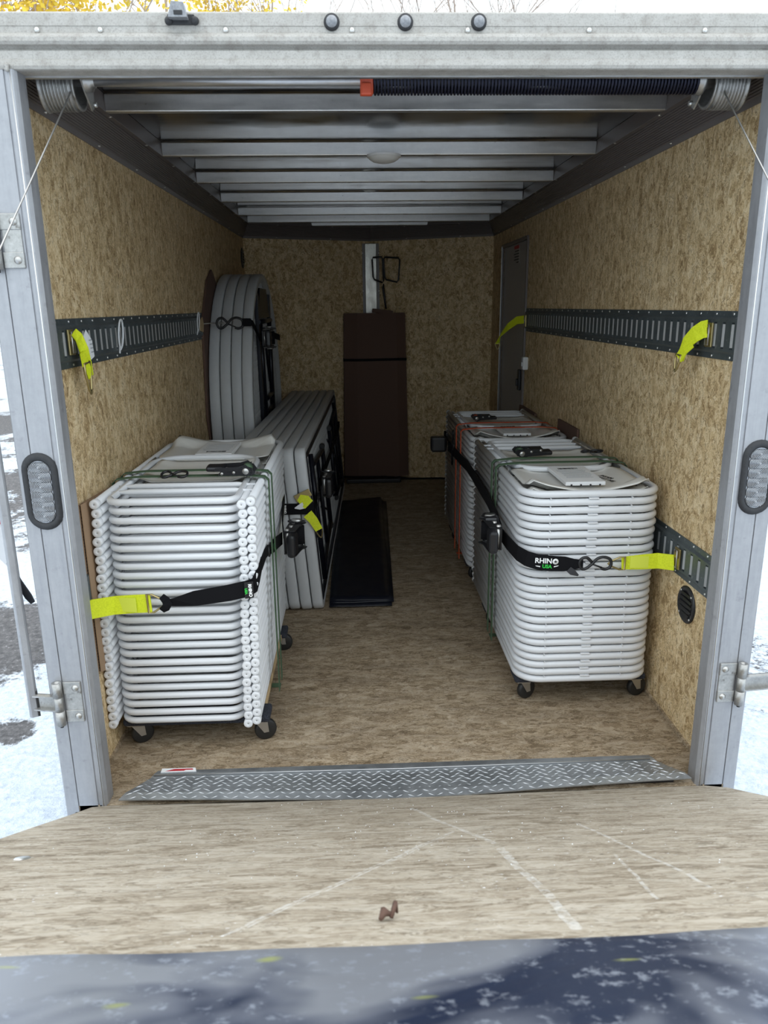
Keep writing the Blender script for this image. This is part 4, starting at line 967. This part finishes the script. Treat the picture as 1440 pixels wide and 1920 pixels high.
def fitting(parent, c_, side):
    """spring fitting in the rail: plate on wall"""
    s = 1 if side < 0 else -1; x, y, z = c_
    mb = MB(); mb.box((x + s * .016, y, z), (.006, .040, .068), bev=.002); f_ = part('rail_fitting', mb, M['brass'], parent)
    mb = MB(); mb.box((x + s * .021, y, z + .012), (.006, .024, .020), bev=.002); part('spring_latch', mb, M['brass'], f_)
    mb = MB(); mb.tube([(x + s * .021, y + .012, z + .028), (x + s * .024, y - .012, z + .028), (x + s * .024, y - .014, z - .028), (x + s * .021, y + .012, z - .028)], .0025, 6, closed=True); part('wire_gate', mb, M['steel'], f_)

# -- loose yellow straps on the upper rails
t_ = thing('rail_strap', 'yellow rail strap with paper tag hanging from the upper left rail', 'strap', (WL, .27, 1.26), 'yellow rail straps hanging loose'); fitting(t_, (WL, .262, 1.272), -1)
mb = MB(); mb.ribbon([(WL + .026, .262, 1.30), (WL + .036, .268, 1.285), (WL + .040, .285, 1.25), (WL + .040, .300, 1.21), (WL + .042, .31, 1.175)], [Vector((.2, 1, 0)), Vector((.2, 1, 0)), Vector((.4, 1, .1)), Vector((.3, 1, 0)), Vector((.1, 1, 0))], [.040, .040, .034, .036, .034], .003); part('webbing', mb, M['yellow'], t_)
mb = MB(); mb.ribbon([(WL + .046, .30, 1.18), (WL + .044, .27, 1.215), (WL + .044, .262, 1.245)], Vector((.1, 1, 0)), .034, .003); part('webbing_tail', mb, M['yellow'], t_)
dring(t_, frame((WL + .045, .280, 1.215), (0, .10, -1), (0, 1, .1)), .046, .085, r=.0038)
mb = MB(); mb.ribbon([(WL + .040, .305, 1.295), (WL + .045, .325, 1.265), (WL + .045, .335, 1.225)], Vector((0, 1, .45)), [.030, .040, .030], .001); lb = part('paper_tag', mb, M['paper'], t_)
for k in range(4):
    mb = MB(); mb.box((WL + .047, .325 + k * .003, 1.275 - k * .011), (.0006, .022, .0025)); part('print_line', mb, M['grey_print'], lb)
t_ = thing('rail_strap', 'yellow rail strap with ring drooping from the near end of the upper right rail', 'strap', (WR, .30, 1.26), 'yellow rail straps hanging loose'); fitting(t_, (WR, .300, 1.268), 1)
mb = MB(); mb.ribbon([(WR - .022, .300, 1.285), (WR - .030, .315, 1.282), (WR - .042, .335, 1.268), (WR - .054, .355, 1.245), (WR - .060, .365, 1.215), (WR - .062, .370, 1.195)], [Vector((0, .2, 1)), Vector((0, .3, 1)), Vector((0, .55, 1)), Vector((0, .8, .8)), Vector((0, 1, .6)), Vector((0, 1, .4))], [.050, .050, .050, .048, .042, .038], .003); part('webbing', mb, M['yellow'], t_)
mb = MB(); mb.ribbon([(WR - .070, .365, 1.198), (WR - .062, .350, 1.225), (WR - .048, .335, 1.245)], Vector((0, 1, .6)), .040, .003); part('webbing_tail', mb, M['yellow'], t_)
dring(t_, frame((WR - .068, .372, 1.208), (-.1, .1, -1), (0, 1, .1)), .036, .048, r=.0036)
t_ = thing('rail_strap', 'yellow rail strap drooping across the side door at the far end of the right rail', 'strap', (WR, 2.70, 1.26), 'yellow rail straps hanging loose'); fitting(t_, (WR, 2.69, 1.262), 1)
mb = MB(); mb.ribbon([(WR - .022, 2.70, 1.27), (WR - .05, 2.76, 1.265), (WR - .09, 2.83, 1.225), (WR - .125, 2.90, 1.17), (WR - .135, 2.92, 1.12)], [Vector((0, .1, 1)), Vector((0, .2, 1)), Vector((.1, .4, 1)), Vector((.5, .6, .8)), Vector((1, .3, .1))], [.046, .046, .046, .042, .030], .003); part('webbing', mb, M['yellow'], t_)
dring(t_, frame((WR - .135, 2.92, 1.125), (0, 0, -1), (1, 0, 0)), .030, .040)

# -- strap across the front of the left stack
t_ = thing('ratchet_strap', 'black and yellow ratchet strap round the left chair stack', 'strap', (-.68, .2, .52)); ys = .213
fitting(t_, (WL, .10, .56), -1)
mb = MB(); mb.ribbon([(WL + .022, .10, .545), (WL + .03, .14, .54), (-.835, .200, .526), (-.78, ys - .006, .526), (-.729, ys - .008, .528)], Vector((0, 0, 1)), .056, .0035); part('yellow_webbing', mb, M['yellow'], t_)
mb = MB(); mb.box((-.800, .2065 - .006, .526), (.060, .0015, .044), rot=Matrix.Rotation(-.1, 3, 'Z')); part('stitched_patch', mb, M['stitch'], t_)
dring(t_, frame((-.738, ys - .012, .528), (1, 0, .04), (0, 0, 1)), .058, .050)
mb = MB(); mb.ribbon([(-.695, ys - .016, .552), (-.683, ys - .020, .541), (-.678, ys - .020, .530), (-.684, ys - .02, .518), (-.698, ys - .016, .508)], Vector((1, 0, 0)), [.018, .024, .028, .024, .018], .005); part('loop_end', mb, M['webbing_black'], t_)
mb = MB(); mb.ribbon([(-.685, ys - .014, .530), (-.66, ys - .015, .532), (-.60, ys - .012, .541), (-.50, ys - .010, .555), (-.448, ys - .004, .564), (-.428, ys + .008, .570), (-.420, .26, .588), (-.4195, .33, .603)], [Vector((0, -.6, 1))] + [Vector((0, -.3, 1))] + [Vector((0, 0, 1))] * 6, [.022, .028, .046, .050, .050, .050, .048, .040], .0035); part('black_webbing', mb, M['webbing_black'], t_)
mb = MB(); mb.ribbon([(-.4195, .32, .600), (-.418, .42, .600), (-.417, .50, .590)], Vector((0, 0, 1)), [.036, .028, .030], .007); part('black_webbing', mb, M['webbing_black'], t_)
tg_ = MB(); tg_.box((-.442, ys - .010, .562), (.026, .002, .050), rot=Matrix.Rotation(.3, 3, 'Z')); tg = part('sewn_label', tg_, M['ink'], t_)
put_text('lettering', 'RHINO', .0125, M['text_white'], tg, frame((-.4385, ys - .0135, .562), (.05, .0, -1), (1, .1, .05)))
put_text('lettering', 'USA', .0100, M['text_green'], tg, frame((-.4500, ys - .0165, .561), (.05, .0, -1), (1, .1, .05)))
shook(t_, frame((-.414, .48, .588), (0, 1, -.15), (0, .15, 1)), 1.0)
ratchet(t_, frame((-.375, .80, .535), (0.12, 1, .0), (0, 0, 1)), M['webbing_black'], (1.15, 1.9, 1.7))
mb = MB(); mb.ribbon([(-.412, .57, .575), (-.408, .66, .56), (-.400, .78, .540)], Vector((0, 0, 1)), .045, .003); part('black_webbing', mb, M['webbing_black'], t_)
mb = MB(); mb.ribbon([(-.400, .84, .540), (-.414, .95, .56), (-.424, 1.18, .60), (-.44, 1.245, .60), (-.50, 1.262, .60), (-.88, 1.27, .59)], Vector((0, 0, 1)), .045, .003); part('black_webbing', mb, M['webbing_black'], t_)
mb = MB(); mb.ribbon([(-.408, .585, .575), (-.404, .60, .550), (-.404, .61, .525)], Vector((0, 1, 0)), [.024, .026, .006], .001); part('care_tag', mb, M['text_green'], t_)

# -- RHINO strap round the right stacks
t_ = thing('ratchet_strap', 'black ratchet strap printed RHINO USA round the right chair stacks', 'strap', (.65, .42, .55)); fy = .420
fitting(t_, (WR, .365, .572), 1)
mb = MB(); mb.ribbon([(.735, fy - .002, .541), (.80, fy - .008, .546), (.85, fy - .012, .550), (WR - .022, .372, .555)], Vector((0, 0, 1)), [.042, .050, .052, .052], .0035); part('yellow_webbing', mb, M['yellow'], t_)
mb = MB(); mb.box((.790, fy - .010, .546), (.060, .0015, .040), rot=Matrix.Rotation(-.05, 3, 'Z')); part('stitched_patch', mb, M['stitch'], t_)
dring(t_, frame((.742, fy - .012, .544), (-1, 0, 0), (0, 0, -1)), .044, .055)
shook(t_, frame((.592, fy - .014, .547), (1, 0, 0), (0, 0, 1)), 1.18, r=.0052)
mb = MB(); mb.ribbon([(.605, fy - .012, .545), (.575, fy - .012, .545), (.545, fy - .010, .546), (.50, fy - .008, .548), (.455, fy - .002, .553), (.425, fy + .012, .560), (.402, .465, .568), (.388, .56, .575), (.384, .63, .578)], Vector((0, 0, 1)), [.026, .036, .050, .052, .052, .052, .052, .050, .048], .0035); bw = part('black_webbing', mb, M['webbing_black'], t_)
put_text('lettering', 'RHIN', .0235, M['text_white'], bw, frame((.476, fy - .0098, .5575), (1, -.10, -.04), (0, 0, 1)))
mb = MB(); mb.lathe((.5145, fy - .0125, .5555), (0, -1, 0), [(0, .0098), (.0008, .0098), (.0008, .0001)], 20); dk_ = part('round_letter_o', mb, M['text_white'], bw)
mb = MB(); mb.prism([(.0062 * (1 if k % 2 == 0 else .42) * math.sin(math.pi * k / 5), .0062 * (1 if k % 2 == 0 else .42) * math.cos(math.pi * k / 5)) for k in range(10)], lambda u, v, t: (.5145 + u, t, .5555 + v), fy - .0140, fy - .0134); part('star', mb, M['ink'], bw)
put_text('lettering', 'USA', .0165, M['text_green'], bw, frame((.4880, fy - .0108, .5385), (1, -.10, -.04), (0, 0, 1)))
for s in (-1, 1):
    mb = MB(); c0 = .4880 + s * .022; mb.prism([(c0, .5400), (c0 + s * .016, .5425), (c0 + s * .012, .5395), (c0 + s * .008, .5385), (c0, .5365)], lambda u, v, t: (u, t, v), fy - .0112 - s * .0022, fy - .0104 - s * .0022); part('wing_mark', mb, M['text_white'], bw)
mb = MB(); mb.ribbon([(.558, fy - .016, .530), (.570, fy - .018, .520), (.590, fy - .018, .508)], Vector((.1, 0, 1)), [.020, .022, .006], .001); part('care_tag', mb, M['grip'], t_)
ratchet(t_, frame((.362, .62, .590), (0, 1, .05), (0, 0, -1)), M['webbing_black'], (1.0, 1.8, 1.7))
mb = MB(); mb.ribbon([(.384, .66, .585), (.384, .75, .610), (.386, .95, .628), (.390, 1.25, .632), (.396, 1.42, .628), (.402, 1.62, .622), (.400, 1.80, .612), (.396, 2.05, .606), (.390, 2.25, .600)], Vector((0, 0, 1)), .052, .0035); part('black_webbing', mb, M['webbing_black'], t_)
mb = MB(); mb.box((.345, .66, .635), (.050, .075, .024), bev=.010); part('handle_cover', mb, M['black'], t_)
mb = MB(); mb.box((.352, .60, .585), (.006, .010, .050)); part('green_tab', mb, M['text_green'], t_)
mb = MB(); mb.box((.340, 2.30, .605), (.085, .07, .085), bev=.012); part('far_ratchet', mb, M['black'], t_)
mb = MB(); mb.ribbon([(.392, 2.35, .60), (.41, 2.62, .60), (.45, 2.640, .60), (.88, 2.64, .59)], Vector((0, 0, 1)), .05, .0035); part('black_webbing', mb, M['webbing_black'], t_)

# -- vertical tie-down loops around each stack
def loop_strap(label, xl, xr, y, zt, zb, webm, w_, rat, hk, group, dyy=0, gap=.05, buckle_m=None, top_y=0):
    t_ = thing('tie_down_strap', label, 'strap', ((xl + xr) / 2, y, zb), group)
    for q, yy in enumerate((y, y + gap)):
        mb = MB(); e = .004
        P_ = [(xl - e, yy - dyy, zb), (xl - e, yy, zt - .012), (xl + .008, yy, zt), (xl + .08, yy + top_y, zt + .006), (xr - .08, yy + top_y, zt + .006), (xr - .008, yy, zt), (xr + e, yy, zt - .012), (xr + e, yy - dyy, zb)]
        W = [Vector((0, 1, 0))] * 8
        mb.ribbon(P_, W, w_, .0022); part('webbing', mb, webm, t_)
    mb = MB(); mb.ribbon([(xl - .004, y - dyy, zb), (xl, y - dyy + gap / 2, zb - .006), (xl - .004, y + gap - dyy, zb)], Vector((1, 0, 0)), .004, .003); 
    mb = MB(); mb.ribbon([(xl - .004, y + gap / 2 - dyy, zb), (xr + .004, y + gap / 2 - dyy, zb - .004)], Vector((0, 1, 0)), w_, .0025); part('webbing', mb, webm, t_)
    ratchet(t_, rat, webm, .95 if rat.translation.y < 1.5 else .85)
    if hk: shook(t_, hk, .95)
    return t_
loop_strap('green tie-down strap with black ratchet over the left chair stack', -.895 + .002, -.408, .50, .836, .075, M['green'], .027, frame((-.500, .475, .856), (1, -.06, 0), (0.06, 1, .1)), frame((-.74, .49, .850), (1, -.1, 0), (0.1, 1, .45)), 'tie-down straps over the stacks', 0, .085)
loop_strap('green tie-down strap with black ratchet over the right front chair stack', .402, .884, .86, .783, .075, M['green'], .027, frame((.560, 1.04, .806), (-1, -.1, 0), (-.1, 1, .1)), frame((.76, 1.0, .80), (1, .1, 0), (0.1, -1, .45)), 'tie-down straps over the stacks', 0, .085)
loop_strap('orange tie-down strap with black ratchet over the right rear chair stack', .408, .892, 1.86, .756, .075, M['orange'], .026, frame((.560, 2.18, .778), (-1, -.1, 0), (-.1, 1, .1)), None, 'tie-down straps over the stacks', 0, .17)
# orange strap's hook hanging on the side
t2 = thing('hanging_hook', 'black hook and tail hanging on the orange strap', 'hook', (.398, 2.05, .70))
shook(t2, frame((.392, 2.06, .72), (0, .1, -1), (0, 1, .1)), 1.2)
mb = MB(); mb.tube([(.392, 2.06, .64), (.388, 2.08, .60), (.388, 2.06, .56), (.392, 2.09, .53)], .005, 6); part('cord_tail', mb, M['webbing_black'], t2)

# -- strap round the long tables
t_ = thing('ratchet_strap', 'black and yellow ratchet strap round the long tables', 'strap', (-.40, 1.34, .50))
zc = .497
def edge_x(z): return -.283 - (z * math.tan(lean))
xe = edge_x(zc)
mb = MB(); mb.ribbon([(xe - .325, 1.352, zc), (xe - .30, 1.3495, zc), (xe - .02, 1.3495, zc), (xe + .006, 1.356, zc), (xe + .008, 1.39, zc), (xe + .010, 1.58, zc + .005)], Vector((0, 0, 1)), .050, .003); bb = part('black_webbing', mb, M['webbing_black'], t_)
put_text('lettering', 'RHINO', .012, M['text_white'], bb, frame((xe - .118, 1.3470, zc), (0, 0, -1), (1, 0, 0)))
mb = MB(); mb.ribbon([(xe - .055, 1.340, zc + .055), (xe - .03, 1.338, zc + .040), (xe - .012, 1.336, zc + .022)], [Vector((.5, 0, 1)), Vector((1, 0, .8)), Vector((1, 0, .3))], [.03, .055, .05], .003); part('yellow_webbing', mb, M['yellow'], t_)
mb = MB(); mb.ribbon([(xe - .02, 1.340, zc - .02), (xe + .005, 1.338, zc - .05), (xe + .028, 1.34, zc - .095)], [Vector((1, 0, .2)), Vector((1, 0, .5)), Vector((1, 0, .5))], [.045, .040, .034], .003); part('yellow_webbing', mb, M['yellow'], t_)
mb = MB(); mb.box((xe - .038, 1.342, zc + .062), (.075, .005, .034), rot=Matrix.Rotation(-.45, 3, 'Y'), bev=.002); part('rail_fitting', mb, M['brass'], t_)
mb = MB(); mb.ribbon([(xe - .035, 1.336, zc + .020), (xe - .055, 1.334, zc + .012), (xe - .075, 1.334, zc + .008)], Vector((0, 0, 1)), [.030, .022, .004], .001); part('paper_tag', mb, M['paper'], t_)
dring(t_, frame((xe + .026, 1.345, zc - .09), (.2, .3, -1), (1, 0, .2)), .030, .05)
shook(t_, frame((xe + .020, 1.45, zc), (0, 1, .1), (0, -.1, 1)), 1.1)
ratchet(t_, frame((xe + .040, 1.72, zc + .025), (0, 1, 0), (0, 0, 1)), M['webbing_black'], (1.1, 2.0, 1.6))
mb = MB(); mb.ribbon([(xe + .012, 1.70, zc + .01), (xe + .042, 2.6, zc), (xe + .076, 3.78, zc), (xe + .06, 3.818, zc), (xe - .26, 3.818, zc)], Vector((0, 0, 1)), .045, .003); part('black_webbing', mb, M['webbing_black'], t_)

# -- strap round the round tables
t_ = thing('ratchet_strap', 'black hook and ratchet strap holding the round tables to the left rail', 'strap', (-.75, 2.15, 1.28))
mb = MB(); mb.prism([(-.045, .02), (.02, .035), (.04, .0), (.02, -.04), (-.045, -.03)], lambda u, v, t: (t, 2.10 + u, 1.278 + v), WL + .012, WL + .017); part('rail_fitting', mb, M['pine'], t_)
mb = MB(); mb.tube([(WL + .02, 2.13, 1.28), (-.86, 2.215, 1.281), (-.80, 2.212, 1.281)], .003, 6); part('wire_loop', mb, M['steel'], t_)
shook(t_, frame((-.835, 2.205, 1.279), (1, 0, 0), (0, 0, 1)), 1.55, r=.0065)
mb = MB(); mb.box((-.680, 2.205, 1.283), (.05, .02, .04), bev=.006); part('webbing_knot', mb, M['webbing_black'], t_)
mb = MB(); mb.ribbon([(-.665, 2.205, 1.283), (-.652, 2.22, 1.278), (-.648, 2.32, 1.24), (-.646, 2.44, 1.19)], Vector((0, 0, 1)), .030, .003); part('black_webbing', mb, M['webbing_black'], t_)
ratchet(t_, frame((-.622, 2.50, 1.19), (0, 1, 0), (0, 0, 1)), M['webbing_black'], (1.3, 2.0, 1.7))
mb = MB(); mb.ribbon([(-.644, 2.52, 1.19), (-.644, 3.05, 1.19), (-.646, 3.60, 1.15)], Vector((0, 0, 1)), .04, .003); part('black_webbing', mb, M['webbing_black'], t_)
# zip ties on the left rail
for (y, z, s_, lb_) in ((.70, 1.262, 1.0, 'white zip tie loop on the upper left rail near the yellow strap'), (1.98, 1.275, 1.0, 'white zip tie loop on the upper left rail near the round tables')):
    mb = MB(); pts = []
    for k in range(15):
        a = R(-60 + 300 * k / 14); pts.append((WL + .022 + .004 * math.sin(a), y + .020 * math.cos(a) * 1.2, z + .018 + .046 * math.sin(a)))
    pts = [(WL + .012, y + .012, z - .035)] + pts + [(WL + .012, y + .0, z - .045)]
    mb.ribbon(pts, Vector((1, 0, 0)), .005, .002); o = part('zip_tie', mb, M['cap'], loc=(WL + .012, y, z)); tag(o, lb_, 'zip tie', 'white zip ties on the left rail')

# ================================================================ trees beyond the trailer
def branch(mb, p, d, L, r, depth, rng, tips):
    n = 4; pts = [p]; rs = [r]
    for k in range(n):
        d = (d + Vector((rng.uniform(-.12, .12), rng.uniform(-.12, .12), rng.uniform(-.02, .10)))).normalized(); p = p + d * L / n; pts.append(p); rs.append(r * (1 - .5 * (k + 1) / n))
    mb.tube(pts, rs, 5 if depth < 2 else 3, caps=False)
    if depth >= 4: tips.append(p); return
    tips.append(p)
    for k in range(4 if depth < 3 else 3):
        q = pts[1 + k % n] if depth else pts[2 + (k % 3)]; a = rng.uniform(0, 6.28); sp_ = rng.uniform(.35, .7)
        nd = (d + Vector((math.cos(a), math.sin(a), 0)) * sp_).normalized(); branch(mb, q, nd, L * rng.uniform(.52, .72), r * .52, depth + 1, rng, tips)
def tree(x, y, h, seed, leaves, label, group):
    rng = random.Random(seed); t_ = thing('leafy_tree' if leaves else 'bare_tree', label, 'tree', (x, y, GZ), group); mb = MB(); tips = []
    branch(mb, Vector((x, y, GZ)), Vector((rng.uniform(-.05, .05), 0, 1)), h * .52, .085 if leaves else .07, 0, rng, tips); part('trunk', mb, M['bark'], t_)
    if leaves:
        mb = MB()
        for p in tips:
            for k in range(leaves):
                c_ = p + Vector((rng.gauss(0, .26), rng.gauss(0, .26), rng.gauss(0, .24))); a = Vector((rng.uniform(-1, 1), rng.uniform(-1, 1), rng.uniform(-1, 1))).normalized() * .055; b = a.orthogonal().normalized() * .038
                mb.add([c_ - a, c_ - b, c_ + a, c_ + b], [(0, 1, 2, 3)], False)
        part('foliage', mb, M['leaf'], t_, kind='stuff')
tree(-8.6, 13.6, 9.6, 21, 40, 'yellow-leaved tree at the far left above the trailer header', 'yellow-leaved trees beyond the trailer')
tree(-6.3, 14.2, 9.8, 22, 40, 'yellow-leaved tree above the left corner of the header', 'yellow-leaved trees beyond the trailer')
tree(-4.6, 15.2, 9.6, 25, 22, 'yellow-leaved tree nearest the latch keeper', 'yellow-leaved trees beyond the trailer')
bare_labels = ['bare tree just right of the yellow leaves above the header', 'bare tree above the leftmost marker light', 'bare tree above the middle marker light', 'bare tree above the rightmost marker light',
    'bare tree above the right half of the header', 'bare tree well to the right above the header', 'bare tree farthest right above the header', 'taller bare tree farther back, left of the marker lights', 'taller bare tree farther back, right of the marker lights']
for k, (x, y, h) in enumerate(((-3.2, 15.5, 9.4), (-1.6, 16.5, 9.8), (.2, 15.2, 9.0), (1.6, 17, 9.6), (3.2, 16, 9.2), (5.2, 18, 9.4), (8.4, 17, 8.8), (-2.3, 18, 10.4), (2.4, 19.5, 10.2))):
    tree(x, y, h, 40 + k, 0, bare_labels[k], 'bare trees beyond the trailer')
